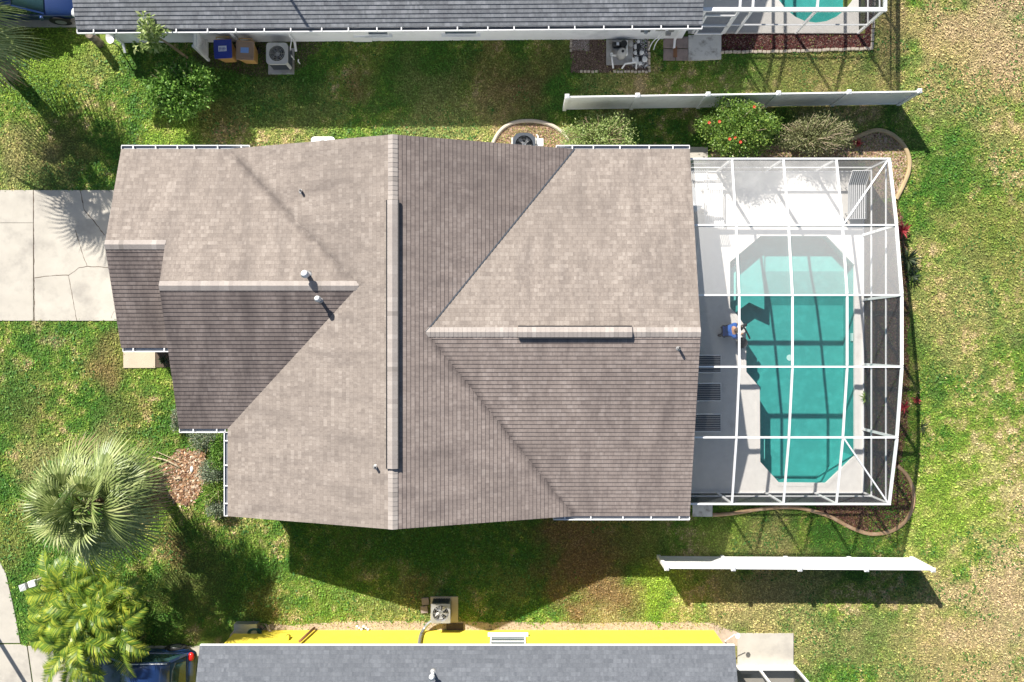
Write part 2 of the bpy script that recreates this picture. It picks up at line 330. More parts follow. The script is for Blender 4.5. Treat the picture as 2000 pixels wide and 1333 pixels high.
M['plaster'] = plain('pool_plaster', (.055, .35, .335), .7, .08, 1.2, dirt=(.075, .42, .40), dscale=3, dlo=.45, dhi=.7)
M['plaster_step'] = plain('pool_plaster_step', (.20, .56, .52), .7, .08, 2)
# ---------------------------------------------------------------- roof helper
def clip(poly, k, val, keep_ge):
    out = []
    for i in range(len(poly)):
        a, b = poly[i], poly[(i + 1) % len(poly)]
        ina = (a[k] >= val) if keep_ge else (a[k] <= val); inb = (b[k] >= val) if keep_ge else (b[k] <= val)
        if ina: out.append(a)
        if ina != inb:
            t = (val - a[k]) / (b[k] - a[k]); out.append(tuple(a[j] + (b[j] - a[j]) * t for j in range(2)))
    return out
def roof_plane(mb, poly, eave_val, axis, sgn, z0, pitch, step=.016):
    """stepped shingle courses on one convex roof plane. poly in XY; slope rises along axis*sgn from eave_val"""
    cs = math.sqrt(1 + pitch * pitch); oth = 1 - axis
    q = [((p[oth]), (p[axis] - eave_val) * sgn * cs) for p in poly]          # (along eave, up slope)
    def W3(a, s, lift):
        r = s / cs; xy = [0, 0]; xy[oth] = a; xy[axis] = eave_val + sgn * r
        nx = -pitch * sgn / cs
        v = [xy[0], xy[1], z0 + r * pitch + lift]; v[axis] += nx * lift * .0; return tuple(v)
    smin, smax = min(p[1] for p in q), max(p[1] for p in q); k = int(math.floor(smin / ROW - 1e-6)); off = rng.random() * 3
    while k * ROW < smax - 1e-6:
        a, b = k * ROW, (k + 1) * ROW; c = clip(clip(q, 1, a, True), 1, b, False)
        if len(c) >= 3:
            vs = [W3(p[0], p[1], step * (1 - (p[1] - a) / ROW) + .004) for p in c]; n = len(vs)
            uv = [(p[0] + off, p[1]) for p in c]
            e1 = Vector(vs[1]) - Vector(vs[0]); e2 = Vector(vs[2]) - Vector(vs[1])
            nz = sum((vs[i][0] * vs[(i + 1) % n][1] - vs[(i + 1) % n][0] * vs[i][1]) for i in range(n))
            idx = tuple(range(n)) if nz > 0 else tuple(range(n))[::-1]; mb.add(vs, [idx], [[uv[i] for i in idx]])
            low = [p for p in c if abs(p[1] - a) < 1e-4]
            if len(low) >= 2:
                l0, l1 = min(low), max(low)
                mb.add([W3(l0[0], a, step + .004), W3(l1[0], a, step + .004), W3(l1[0], a, -.004), W3(l0[0], a, -.004)], [(0, 1, 2, 3)], [[(l0[0] + off, a + .07), (l1[0] + off, a + .07), (l1[0] + off, a + .07), (l0[0] + off, a + .07)]])
        k += 1
def slab_under(mb, poly, eave_val, axis, sgn, z0, pitch, th=.16):
    """the sheathing and fascia below the shingles"""
    top = []; n = len(poly)
    for p in poly: top.append((p[0], p[1], z0 + (p[axis] - eave_val) * sgn * pitch - .012))
    if sum(poly[i][0] * poly[(i + 1) % n][1] - poly[(i + 1) % n][0] * poly[i][1] for i in range(n)) < 0: top = top[::-1]
    bot = [(x, y, z - th) for x, y, z in top]
    mb.add(top + bot, [tuple(range(n)), tuple(range(n, 2 * n))[::-1]] + [(i, n + i, n + (i + 1) % n, (i + 1) % n) for i in range(n)])
def gutter(parent, p, q, out, debris='graymetal', straps=5):
    """open K-style trough from p to q, 'out' = unit vector away from the house"""
    p, q, o = Vector(p), Vector(q), Vector(out); g = MB(); d = (q - p); w = .13; hgt = .10
    def quad(a, b, c, e): g.add([a, b, c, e], [(0, 1, 2, 3)])
    dn = Vector((0, 0, -hgt))
    th = Vector(o) * .022
    g.beam(p + o * w + dn * .5, q + o * w + dn * .5, .03, hgt); g.beam(p + o * w * .5 + dn, q + o * w * .5 + dn, w, .012)
    g.beam(p + dn * .5 - o * .004, q + dn * .5 - o * .004, .008, hgt)
    for e in (p, q): g.beam(e + dn * .5, e + o * w + dn * .5, .02, hgt)
    ob = g.build('gutter', M['alu'], parent)
    L = d.length
    for i in range(straps):
        c = p + d * ((i + .35 + .3 * random.random()) / straps)
        MB().beam(c - o * .02 + Vector((0, 0, .012)), c + o * (w + .015) + Vector((0, 0, .012)), .04, .02).build('gutter_strap', M['alu'], ob)
    MB().beam(p + o * w * .5 + dn * .8, q + o * w * .5 + dn * .8, w * .8, .02).build('gutter_debris', M[debris], ob)
    return ob
# ================================================================ big structure
def ridge_cap(parent, p, q, axis, pitchA, pitchB, w=.16, mname='cap_brown', seg=.15):
    """overlapping cap shingles along a level ridge p->q running along 'axis'"""
    mb = MB(); p, q = Vector(p), Vector(q); L = (q - p).length; n = int(L / seg); d = (q - p) / n; s = Vector((0, 1, 0)) if axis == 0 else Vector((1, 0, 0))
    for i in range(n):
        a = p + d * i; b = p + d * (i + 1); u = random.random() * 40
        hi, lo = .044, .030
        A = [a - s * w + Vector((0, 0, lo - w * pitchA + .004)), a + Vector((0, 0, hi)), a + s * w + Vector((0, 0, lo - w * pitchB + .004)),
             b - s * w + Vector((0, 0, lo - w * pitchA - .006)), b + Vector((0, 0, hi - .01)), b + s * w + Vector((0, 0, lo - w * pitchB - .006))]
        c = [(u, .07)] * 4
        mb.add(A, [(0, 1, 4, 3), (1, 2, 5, 4)], [c, c]); mb.add([A[0], A[1], A[2], A[2] - Vector((0, 0, .03)), A[0] - Vector((0, 0, .03))], [(0, 1, 2, 3, 4)], [[(u, .07)] * 5])
    return mb.build('ridge_cap', M[mname], parent)
def ridge_vent(parent, p, q, pitchA, pitchB):
    """raised shingle-over ridge vent with dark slots along both sides"""
    p, q = Vector(p), Vector(q); d = (q - p).normalized(); s = Vector((-d.y, d.x, 0)); w = .17; mb = MB(); n = int((q - p).length / .15); st = (q - p) / n
    for i in range(n):
        a, b = p + st * i, p + st * (i + 1); u = random.random() * 40; c = [(u, .07)] * 4; z = Vector((0, 0, .125)); zz = Vector((0, 0, .095 - .0)); dz = Vector((0, 0, .008))
        A = [a - s * w + zz - Vector((0, 0, w * pitchA * .6)) + dz, a + z + dz, a + s * w + zz - Vector((0, 0, w * pitchB * .6)) + dz, b - s * w + zz - Vector((0, 0, w * pitchA * .6)), b + z, b + s * w + zz - Vector((0, 0, w * pitchB * .6))]
        mb.add(A, [(0, 1, 4, 3), (1, 2, 5, 4)], [c, c])
    o = mb.build('ridge_vent', M['cap_brown'], parent)
    MB().beam(p + Vector((0, 0, .03)), q + Vector((0, 0, .03)), w * 2 + .085, .06).build('vent_slot', M['dark'], o)
    return o
def valley(parent, p, q, w=.05, m='charcoal', lift=.028):
    MB().beam(Vector(p) + Vector((0, 0, lift)), Vector(q) + Vector((0, 0, lift)), w, .012).build('valley_flashing', M[m], parent)
def window(parent, cx, y, z0, z1, w, face, name='window'):
    """a recessed window on a wall facing 'face' (+1 = +Y, -1 = -Y)"""
    f = MB(); t = .05
    for (a, b, c, d) in ((cx - w / 2, cx + w / 2, z0, z0 + t), (cx - w / 2, cx + w / 2, z1 - t, z1), (cx - w / 2, cx - w / 2 + t, z0 + t, z1 - t), (cx + w / 2 - t, cx + w / 2, z0 + t, z1 - t), (cx - w / 2 + t, cx + w / 2 - t, (z0 + z1) / 2 - .02, (z0 + z1) / 2 + .02)):
        f.box(a, b, min(y - .01 * face, y + .05 * face), max(y - .01 * face, y + .05 * face), c, d)
    o = f.build(name, M['alu'], parent)
    MB().box(cx - w / 2 + t, cx + w / 2 - t, min(y, y + .012 * face), max(y, y + .012 * face), z0 + t, z1 - t).build('pane', M['glass'], o)
    MB().box(cx - w / 2 - .1, cx + w / 2 + .1, min(y, y + .13 * face), max(y, y + .13 * face), z0 - .09, z0 - .003).build('sill', M['stucco'], o)
    return o
def vent_pipe(parent, x, y, z, h=.32, r=.045, m='galv', cap=False):
    o = MB().cyl((x, y, z - .05), r, h + .05, 14).build('vent_pipe', M[m], parent)
    MB().cyl((x, y, z - .04), r + .09, .07, 14, r + .02).build('vent_collar', M['galv'], o)
    if cap:
        MB().cyl((x, y, z + h), r * 1.75, .10, 18).cyl((x, y, z + h + .10), r * 1.75, .05, 18, .02).build('vent_cap', M['white'], o)
    else: MB().cyl((x, y, z + h + .001), r * .8, .003, 12).build('vent_mouth', M['dark'], o)
    return o
# ---------------------------------------------------------------- our house
ZE = 2.72; PM = .364; XR, ZR = -3.88, 4.93; XW, XE = -9.95, 2.19; YN, YS = 6.72, -6.13; YM = .295; PE = .285; ZEW = ZE + PE * (YN - YM); XEE = 6.22
XJ = XR + (ZR - ZEW) / PM; Y1, X1 = 3.24, -13.68; Z1 = ZE + PM * (YN - Y1); Y2, X2 = 1.825, -11.65; Z2 = ZE + PM * (YN - Y2); XJ2 = XR - (ZR - Z2) / PM
def main_z(x): return ZR - PM * abs(x - XR)
house = thing('brown_roof_house', 'long house with a brown shingled cross-gable roof filling the middle of the view', 'house')
XV1 = -9.95 + (YN - Y1)
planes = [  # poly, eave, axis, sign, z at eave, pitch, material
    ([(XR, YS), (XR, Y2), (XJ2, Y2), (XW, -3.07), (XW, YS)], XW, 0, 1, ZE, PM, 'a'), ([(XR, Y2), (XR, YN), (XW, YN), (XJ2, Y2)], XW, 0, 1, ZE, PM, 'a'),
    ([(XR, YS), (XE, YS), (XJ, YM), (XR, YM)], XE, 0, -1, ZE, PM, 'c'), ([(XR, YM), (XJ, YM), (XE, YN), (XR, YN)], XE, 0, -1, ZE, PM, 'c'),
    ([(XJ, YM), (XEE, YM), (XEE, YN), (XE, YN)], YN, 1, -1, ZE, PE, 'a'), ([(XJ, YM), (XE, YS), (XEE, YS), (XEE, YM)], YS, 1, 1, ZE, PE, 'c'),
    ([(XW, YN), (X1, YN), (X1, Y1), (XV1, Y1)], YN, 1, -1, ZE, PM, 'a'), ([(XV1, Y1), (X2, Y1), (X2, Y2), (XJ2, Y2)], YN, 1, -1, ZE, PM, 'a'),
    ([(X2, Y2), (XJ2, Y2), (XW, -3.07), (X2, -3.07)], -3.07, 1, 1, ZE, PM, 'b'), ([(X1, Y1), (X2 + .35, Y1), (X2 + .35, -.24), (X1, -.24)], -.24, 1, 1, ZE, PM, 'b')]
rs = MB(); rs3 = MB(); rs2 = MB(); ru = MB()
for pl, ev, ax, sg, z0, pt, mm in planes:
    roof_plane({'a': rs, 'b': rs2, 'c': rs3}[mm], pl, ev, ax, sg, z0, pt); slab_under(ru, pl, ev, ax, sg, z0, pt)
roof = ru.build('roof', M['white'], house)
rs.build('shingles', M['shingle_brown'], roof); rs3.build('shingles', M['shingle_mid'], roof); o = rs2.build('shingles', M['shingle_dark'], roof); o['label'] = 'darker streaked shingles'
ridge_cap(roof, (XR, YS, ZR), (XR, YN, ZR), 1, PM, PM); ridge_cap(roof, (XEE, YM, ZEW), (XJ, YM, ZEW), 0, PE, PE)
ridge_cap(roof, (X2, Y2, Z2), (XJ2, Y2, Z2), 0, PM, PM); ridge_cap(roof, (X1, Y1, Z1), (X2 + .02, Y1, Z1), 0, PM, PM)
ridge_vent(roof, (XR, 4.58, ZR), (XR, -4.15, ZR), PM, PM); ridge_vent(roof, (3.95, YM, ZEW), (.2, YM, ZEW), PE, PE)
valley(roof, (XJ, YM, ZEW), (XE, YN, ZE), .045)
vent_pipe(roof, P(583, 370, 4.2).x, P(583, 370, 4.2).y, main_z(-7.15), .22)
vent_pipe(roof, P(599, 537, 4.6).x, P(599, 537, 4.6).y, ZE + PM * (YN - P(599, 537, 4.6).y), .42, .075, 'galv', True)
vent_pipe(roof, P(624, 585, 4.45).x, P(624, 585, 4.45).y, Z2 - PM * (Y2 - P(624, 585, 4.45).y), .34, .06, 'alu', True)
vent_pipe(roof, P(735, 912, 4.7).x, P(735, 912, 4.7).y, main_z(P(735, 912, 4.7).x), .22)
vent_pipe(roof, P(1326, 680, 4.5).x, P(1326, 680, 4.5).y, ZEW - PE * (YM - P(1326, 680, 4.5).y), .26)
wl = MB().prism([(-13.6, 6.3), (4.2, 6.3), (4.2, -5.7), (-9.55, -5.7), (-9.55, -2.7), (-11.25, -2.7), (-11.25, -.05), (-13.6, -.05)], 0, 2.52)
def gable_x(mb, x, ya, yb, ym, zt, th=.15): mb.add([(x, ya, 2.5), (x, yb, 2.5), (x, ym, zt), (x + th, ya, 2.5), (x + th, yb, 2.5), (x + th, ym, zt)], [(0, 1, 2), (5, 4, 3), (0, 3, 4, 1), (1, 4, 5, 2), (2, 5, 3, 0)])
def gable_y(mb, y, xa, xb, xm, zt, th=.15): mb.add([(xa, y, 2.5), (xb, y, 2.5), (xm, y, zt), (xa, y + th, 2.5), (xb, y + th, 2.5), (xm, y + th, zt)], [(0, 1, 2), (5, 4, 3), (0, 3, 4, 1), (1, 4, 5, 2), (2, 5, 3, 0)])
gable_y(wl, 6.15, -9.6, 1.85, XR, ZR - .3); gable_y(wl, -5.7, -9.5, 1.85, XR, ZR - .3); gable_x(wl, 5.85, -5.7, 6.3, YM, ZEW - .3)
gable_x(wl, -13.6, -.05, 6.3, Y1, Z1 - .3); gable_x(wl, -11.25, -2.7, 6.3, Y2, Z2 - .3)
wl.box(-13.66, -13.4, -.22, -.051, 0, 2.5); wl.box(5.7, 5.95, -5.7, -5.45, 0, 2.55); wl.box(5.7, 5.95, 6.05, 6.3, 0, 2.55); wl.box(5.7, 5.95, 6.051, 6.299, 2.55, 2.6)
wl.build('wall', M['stucco'], house)
g = MB()
for k in range(4): g.box(-13.66, -13.60, 1.2, 6.0, .05 + k * .53, .05 + k * .53 + .51)
g.build('garage_door', M['alu'], house)
g = MB().box(4.2, 4.24, -2.4, .6, .05, 2.1).build('sliding_door', M['glass'], house); MB().box(4.2, 4.27, -.95, -.87, .05, 2.1).build('frame', M['alu'], g)
zg = ZE - .01
gutter(house, (X1, YN, zg), (-9.2, YN, zg), (0, 1, 0), straps=6); gutter(house, (1.55, YN, zg), (XEE, YN, zg), (0, 1, 0), straps=5)
gutter(house, (1.45, YS, zg), (XEE, YS, zg), (0, -1, 0), straps=5); gutter(house, (XW, -3.2, zg), (XW, YS, zg), (-1, 0, 0), straps=4)
gutter(house, (X2, -3.07, zg), (XW - .1, -3.07, zg), (0, -1, 0), straps=2); gutter(house, (X1 + .05, -.24, zg), (X2 - .2, -.24, zg), (0, -1, 0), straps=2)
# ---------------------------------------------------------------- north neighbour (white walls, grey roof); local frame turned by 0.4 deg
nh = thing('white_wall_house', 'white walled house with a pale grey shingle roof across the top of the view', 'house', (0, 11.03, 0), math.radians(.42))
XA, XB = -15.24, 6.66
ra = MB(); ru = MB(); pl = [(XA, 0), (XB, 0), (XB, 7), (XA, 7)]; pl2 = [(XA, 7), (XB, 7), (XB, 14), (XA, 14)]
roof_plane(ra, pl, 0, 1, 1, ZE, .34, .022); slab_under(ru, pl, 0, 1, 1, ZE, .34); roof_plane(ra, pl2, 14, 1, -1, ZE, .34); slab_under(ru, pl2, 14, 1, -1, ZE, .34)
nr = ru.build('roof', M['alu'], nh); ra.build('shingles', M['shingle_grey'], nr); ridge_cap(nr, (XB, 7, ZE + 2.38), (XA, 7, ZE + 2.38), 0, .34, .34, mname='shingle_grey')
w_ = MB().box(XA + .45, XB - .2, .42, 13.5, 0, 2.56); gable_x(w_, XA + .5, .42, 13.5, 7, 4.8); gable_x(w_, XB - .3, .42, 13.5, 7, 4.8); w_.build('wall', M['stucco'], nh)
gutter(nh, (XA, 0, ZE - .01), (XB, 0, ZE - .01), (0, -1, 0), 'charcoal', straps=22)
wy = .42
for px in (722, 898): window(nh, (px - 1000) * .0186, wy, .8, 1.9, 1.25, -1)
def downspout(parent, x, y, out, zt=2.6, m='alu'):
    o = MB().beam((x, y - .13, zt), (x, y - .06 + out, 2.2), .08, .06).beam((x, y - .06 + out, 2.2), (x, y - .06 + out, .25), .08, .06, up=(0, 1, 0)).beam((x, y - .06 + out, .25), (x, y - .35 + out, .06), .08, .06).build('downspout', M[m], parent); return o
for px in (212, 448, 560, 1330): downspout(nh, (px - 1000) * .01865, 0, .38)
eb = MB().box(4.72, 5.05, .25, .42, 1.25, 1.8).build('electric_meter', M['charcoal'], nh); MB().cyl((4.88, .2, 1.4), .08, .06, 14).build('meter_glass', M['clear_lens'], eb)
MB().box(5.25, 5.6, .27, .42, 1.3, 1.85).build('electric_panel', M['galv'], nh); MB().box(5.75, 5.95, .3, .42, 1.1, 1.35).build('junction_box', M['graymetal'], nh)
MB().box(5.72, 5.9, .3, .42, .7, .9).build('junction_box', M['graymetal'], nh)
MB().tube(smooth_path([(5.5, .36, 1.2), (5.5, .33, .7), (5.3, .2, .3), (5.2, .0, .05)]), .02, 8).tube(smooth_path([(5.62, .36, 1.2), (5.62, .33, .7), (5.45, .2, .3), (5.38, .0, .05)]), .02, 8).build('conduit', M['alu'], nh)
dr = MB().box(-6.0, -5.3, .36, .42, .1, 2.1).build('side_door', M['white'], nh)
# the mast whose thin shadow crosses this roof
mt = MB().cyl((-9.2, 3.4, ZE + 1.0), .05, 2.6, 10).build('roof_mast', M['galv'], nh)
# ---------------------------------------------------------------- south neighbour (yellow walls, slate roof)
sh = thing('yellow_wall_house', 'yellow walled house with a blue-grey shingle roof along the bottom edge', 'house', (0, -10.67, 0))
XA, XB = -10.93, 7.80
ra = MB(); ru = MB(); pl = [(XA, 0), (XB, 0), (XB, -6.5), (XA, -6.5)]; pl2 = [(XA, -6.5), (XB, -6.5), (XB, -13), (XA, -13)]
roof_plane(ra, pl, 0, 1, -1, ZE, .34); slab_under(ru, pl, 0, 1, -1, ZE, .34); roof_plane(ra, pl2, -13, 1, 1, ZE, .34); slab_under(ru, pl2, -13, 1, 1, ZE, .34)
sr = ru.build('roof', M['alu'], sh); ra.build('shingles', M['shingle_slate'], sr); ridge_cap(sr, (XB, -6.5, ZE + 2.21), (XA, -6.5, ZE + 2.21), 0, .34, .34, mname='shingle_slate')
w_ = MB().box(XA + .45, XB - .12, -12.6, -.33, 0, 2.56); w_.build('wall', M['yellow'], sh)
w_ = MB(); gable_x(w_, XA + .5, -12.6, -.33, -6.5, 4.6); gable_x(w_, XB - .3, -12.6, -.33, -6.5, 4.6); w_.build('gable_wall', M['yellow'], sh)
window(sh, P(992, 1250, 1.5).x, -.33, .75, 1.95, 1.3, 1)
pp = P(845, 1318, 3.2); vp = vent_pipe(sr, pp.x, pp.y + 10.67, ZE + .34 * abs(pp.y + 10.67) * 1.0, .4, .06, 'alu', True)
MB().beam((XA, .02, ZE - .06), (XB, .02, ZE - .06), .02, .14).build('fascia', M['alu'], sh)
sg = P(500, 1231, 0).x
b = MB().box(P(545, 1240, 1).x, P(545, 1240, 1).x + .28, -.33, -.2, .75, 1.15); b.build('meter_box', M['yellow'], sh)
b = MB().cyl((P(563, 1246, 1).x, -.26, .9), .07, .3, 12); b.build('meter_can', M['yellow'], sh)
b = MB().tube([(P(600, 1230, .4).x + .2, -.22, .1), (P(600, 1230, .4).x, -.22, 1.6)], .05, 10); b.build('conduit_pipe', M['copper'], sh)
b = MB().box(-10.46, -9.6, -.33, .02, .05, .4); b.build('utility_cover', M['graymetal'], sh)
# ---------------------------------------------------------------- ground, roads, slabs
def vnoise(x, y, s, seed):
    """value noise, vectorised"""
    r = np.random.default_rng(seed); T = r.random((128, 128)); X = x / s + 40; Y = y / s + 40
    xi = np.floor(X).astype(int); yi = np.floor(Y).astype(int); fx = X - xi; fy = Y - yi; fx = fx * fx * (3 - 2 * fx); fy = fy * fy * (3 - 2 * fy)
    g = lambda i, j: T[i % 128, j % 128]
    return (g(xi, yi) * (1 - fx) + g(xi + 1, yi) * fx) * (1 - fy) + (g(xi, yi + 1) * (1 - fx) + g(xi + 1, yi + 1) * fx) * fy
def fbm(x, y, s, seed, o=4):
    a = 0; w = 1; t = 0
    for i in range(o): a = a + w * vnoise(x, y, s / 2 ** i, seed + i); t += w; w *= .55
    return a / t
# patches of different lawn seen in the photo: (u, v, radius px, kind, strength)
PATCH = [(1900, 110, 170, 'straw', .8), (1960, 60, 120, 'pink', .6), (1960, 260, 90, 'straw', .5), (1850, 300, 110, 'green', .6), (1880, 600, 150, 'straw', .45), (1960, 460, 120, 'olive', .5), (1850, 980, 150, 'lime', .45), (1900, 1050, 120, 'lime', .3),
         (1900, 1270, 230, 'straw', .75), (1990, 1200, 160, 'pink', .5), (1680, 1240, 60, 'green', .7), (1640, 1280, 40, 'green', .5), (1520, 1200, 160, 'straw', .5), (1440, 1190, 130, 'straw', .5), (1270, 1150, 70, 'lime', .8), (1190, 1200, 60, 'straw', .7),
         (1230, 1190, 25, 'green', .7), (1170, 1175, 18, 'green', .8), (1130, 1090, 120, 'brown', .85), (1160, 1120, 90, 'brown', .7), (1000, 1150, 60, 'olive', .5), (860, 1080, 130, 'green', .7), (700, 1060, 110, 'green', .8), (640, 1160, 80, 'grass', .6), (770, 1200, 80, 'straw', .3), (820, 1150, 40, 'brown', .4),
         (230, 690, 60, 'brown', .55), (190, 730, 40, 'brown', .6), (60, 780, 70, 'brown', .45), (100, 660, 80, 'green', .5), (40, 760, 60, 'green', .7), (300, 700, 60, 'lime', .5), (260, 800, 60, 'brown', .3), (210, 850, 40, 'straw', .4), (70, 900, 60, 'straw', .5), (330, 880, 60, 'green', .5),
         (690, 160, 40, 'brown', .7), (720, 120, 60, 'olive', .4), (830, 150, 110, 'green', .9), (600, 120, 80, 'green', .6), (960, 140, 80, 'brown', .45), (1010, 190, 70, 'brown', .55), (1060, 120, 50, 'brown', .4), (1200, 160, 90, 'straw', .35), (1600, 140, 150, 'straw', .45), (1560, 150, 80, 'olive', .4), (1450, 125, 60, 'green', .6), (1740, 60, 70, 'straw', .5),
         (100, 100, 150, 'lime', .6), (60, 320, 90, 'straw', .35), (130, 280, 60, 'brown', .3), (180, 130, 60, 'straw', .25), (330, 260, 90, 'lime', .5), (430, 250, 60, 'brown', .5), (560, 262, 120, 'straw', .25), (880, 265, 140, 'straw', .35), (20, 60, 60, 'brown', .5), (40, 300, 60, 'straw', .4),
         (330, 1060, 50, 'brown', .6), (300, 1000, 60, 'lime', .4), (380, 1130, 80, 'brown', .35), (440, 1130, 70, 'green', .4), (470, 1010, 40, 'straw', .6), (500, 1060, 50, 'grass', .5), (530, 1180, 50, 'brown', .4), (20, 1050, 60, 'olive', .6), (1500, 1060, 70, 'straw', .5), (1250, 1050, 80, 'olive', .5), (1420, 1040, 60, 'lime', .4), (1780, 700, 60, 'olive', .4)]
TONE = {'green': (.065, .185, .022), 'grass': (.145, .28, .035), 'lime': (.30, .44, .05), 'olive': (.26, .28, .07), 'straw': (.50, .40, .19), 'pink': (.56, .43, .28), 'brown': (.27, .175, .08)}
def lawn(x, y, jitter=0):
    """lawn colour at world points"""
    n1 = fbm(x, y, 3.2, 11); n2 = fbm(x, y, 1.1, 31); n3 = fbm(x, y, .45, 51, 3); n4 = fbm(x, y, .17, 61, 2); n = (n1 - .5) * 1.2 + (n2 - .5) * 1.1 + (n3 - .5) * .9 + (n4 - .5) * 1.15 + jitter
    u = x / K(0) + U0; v = V0 - y / K(0)
    east = np.clip((u - 1500) / 300, 0, 1) * np.where(v < 2000, 1, 0)
    a = np.clip(.29 + n * 1.05 + .2 * east, 0, 1)[:, None]
    stops = [(0., TONE['green']), (.3, TONE['grass']), (.5, (.235, .345, .05)), (.68, (.34, .36, .10)), (.86, (.46, .39, .17)), (1., (.62, .50, .29))]
    c = np.zeros((len(x), 3))
    for (p0, c0), (p1, c1) in zip(stops[:-1], stops[1:]):
        t = np.clip((a - p0) / (p1 - p0), 0, 1); c = np.where((a >= p0) & (a <= p1 + 1e-9), np.array(c0) * (1 - t) + np.array(c1) * t, c)
    w = fbm(x, y, .8, 71)
    for (pu, pv, pr, k, s) in PATCH:
        d = np.sqrt((u - pu) ** 2 + (v - pv) ** 2) / pr; m = np.clip(1.25 - d + (w - .5) * 1.5, 0, 1); m = (m * m * (3 - 2 * m) * s)[:, None]
        m = np.clip(m + (jitter[:, None] * m * 1.5 if not np.isscalar(jitter) else 0), 0, 1); c = c * (1 - m) + np.array(TONE[k]) * m
    return c * np.array([1.17, 1.15, 1.12])
def setcol(me, c, dom='POINT'):
    at = me.color_attributes.new('Col', 'FLOAT_COLOR', dom); a = np.ones((len(c), 4), dtype=np.float32); a[:, :3] = c; at.data.foreach_set('color', a.ravel())
# ground sheet: fine near the houses, one coarse skirt to the horizon, with a hole under each pool
def G(u, v): p = P(u, v, 0); return (p.x, p.y)
POOL = [G(*q) for q in ((1424, 512), (1484, 461), (1613, 461), (1668, 518), (1668, 891), (1612, 944), (1520, 943), (1483, 902), (1482, 757), (1456, 727), (1455, 640), (1448, 630), (1438, 616), (1424, 601))]
NPC, NPR = P(1592, -18, 0), (1.55, 1.25)
def inpoly(x, y, poly):
    r = np.zeros(len(x), bool); n = len(poly)
    for i in range(n):
        x1, y1 = poly[i][:2]; x2, y2 = poly[(i + 1) % n][:2]
        if y1 == y2: continue
        r ^= ((y1 > y) != (y2 > y)) & (x < (x2 - x1) * (y - y1) / (y2 - y1) + x1)
    return r
st = .2; xs = np.arange(-30, 30.01, st); ys = np.arange(-20, 20.01, st); nx, ny = len(xs), len(ys); XX, YY = np.meshgrid(xs, ys); vx, vy = XX.ravel(), YY.ravel()
gv = np.stack([vx, vy, (fbm(vx, vy, .9, 5, 2) - .5) * .02 - .012], 1); edge = (np.abs(vx) > 29.9) | (np.abs(vy) > 19.9); gv[edge, 2] = -.012
ii, jj = np.meshgrid(np.arange(nx - 1), np.arange(ny - 1)); ii = ii.ravel(); jj = jj.ravel(); cx = xs[ii] + st / 2; cy = ys[jj] + st / 2
deckbox = (cx > 4.4) & (cx < 13.2) & (cy > -5.6) & (cy < 6.2); nd = (cx > 6.9) & (cx < 12.6) & (cy > 11.7) & (cy < 18)
k = ~(deckbox | nd); ii, jj = ii[k], jj[k]; a = jj * nx + ii; faces = np.stack([a, a + 1, a + nx + 1, a + nx], 1)
vl = gv.tolist(); fl = faces.tolist(); nb = len(vl); R = 260
vl += [(-R, -R, -.012), (R, -R, -.012), (R, R, -.012), (-R, R, -.012)]; c00, c10, c11, c01 = 0, nx - 1, nx * ny - 1, (ny - 1) * nx
fl += [[nb, nb + 1] + list(range(nx - 1, -1, -1)), [nb + 1, nb + 2] + [r * nx + nx - 1 for r in range(ny - 1, -1, -1)], [nb + 2, nb + 3] + [(ny - 1) * nx + q for q in range(nx)], [nb + 3, nb] + [r * nx for r in range(ny)]]
me = bpy.data.meshes.new('ground'); me.from_pydata(vl, [], fl); me.materials.append(M['turf'])
cc = lawn(np.append(vx, [0, 0, 0, 0]), np.append(vy, [-30, -30, -30, -30])) * .55 + np.array([.10, .075, .045]) * .35; setcol(me, cc)
tag(link(bpy.data.objects.new('ground', me)), kind='structure')
def struct(name, mb, m, bevel=0, parent=None):
    o = mb.build(name, m, parent, bevel)
    if not parent: o['kind'] = 'structure'
    return o
def px(*q): return [G(*p) for p in q]
# driveway of our house: slabs with joints, hairline cracks
yd0, yd1 = G(0, 372)[1], G(0, 627)[1]; xj = G(66, 0)[0]
d = MB().box(G(-120, 0)[0], xj - .012, G(0, 436)[1] + .006, yd0, -.1, .03).box(G(-120, 0)[0], xj - .012, yd1, G(0, 436)[1] - .006, -.1, .03).box(xj + .012, -13.58, yd1, yd0, -.1, .03)
drive = struct('driveway', d, M['concrete'], .008)
def crack(pts, w, parent, z=.034):
    mb = MB(); pts = [Vector(G(*p)) for p in pts]; fine = []
    for a, b in zip(pts[:-1], pts[1:]):
        n = max(2, int((b - a).length / .12)); fine += [a.lerp(b, i / n) + Vector((random.uniform(-.012, .012), random.uniform(-.012, .012))) for i in range(n)]
    fine.append(pts[-1])
    for a, b in zip(fine[:-1], fine[1:]):
        d = (b - a); 
        if d.length < 1e-5: continue
        d = d.normalized(); s = Vector((-d.y, d.x)) * w * random.uniform(.25, .6)
        mb.add([(a.x - s.x, a.y - s.y, z), (a.x + s.x, a.y + s.y, z), (b.x + s.x, b.y + s.y, z), (b.x - s.x, b.y - s.y, z)], [(3, 2, 1, 0)])
    return mb.build('crack', M['soil'], parent)
crack([(68, 543), (110, 538), (135, 538), (155, 524), (172, 521), (212, 523)], .022, drive); crack([(158, 372), (165, 410), (190, 440), (205, 460)], .03, drive)
crack([(148, 450), (160, 490), (171, 521)], .018, drive); crack([(135, 538), (144, 590), (151, 627)], .018, drive); crack([(66, 372), (67, 500), (68, 627)], .03, drive, .031); crack([(217, 622), (224, 608)], .012, drive)
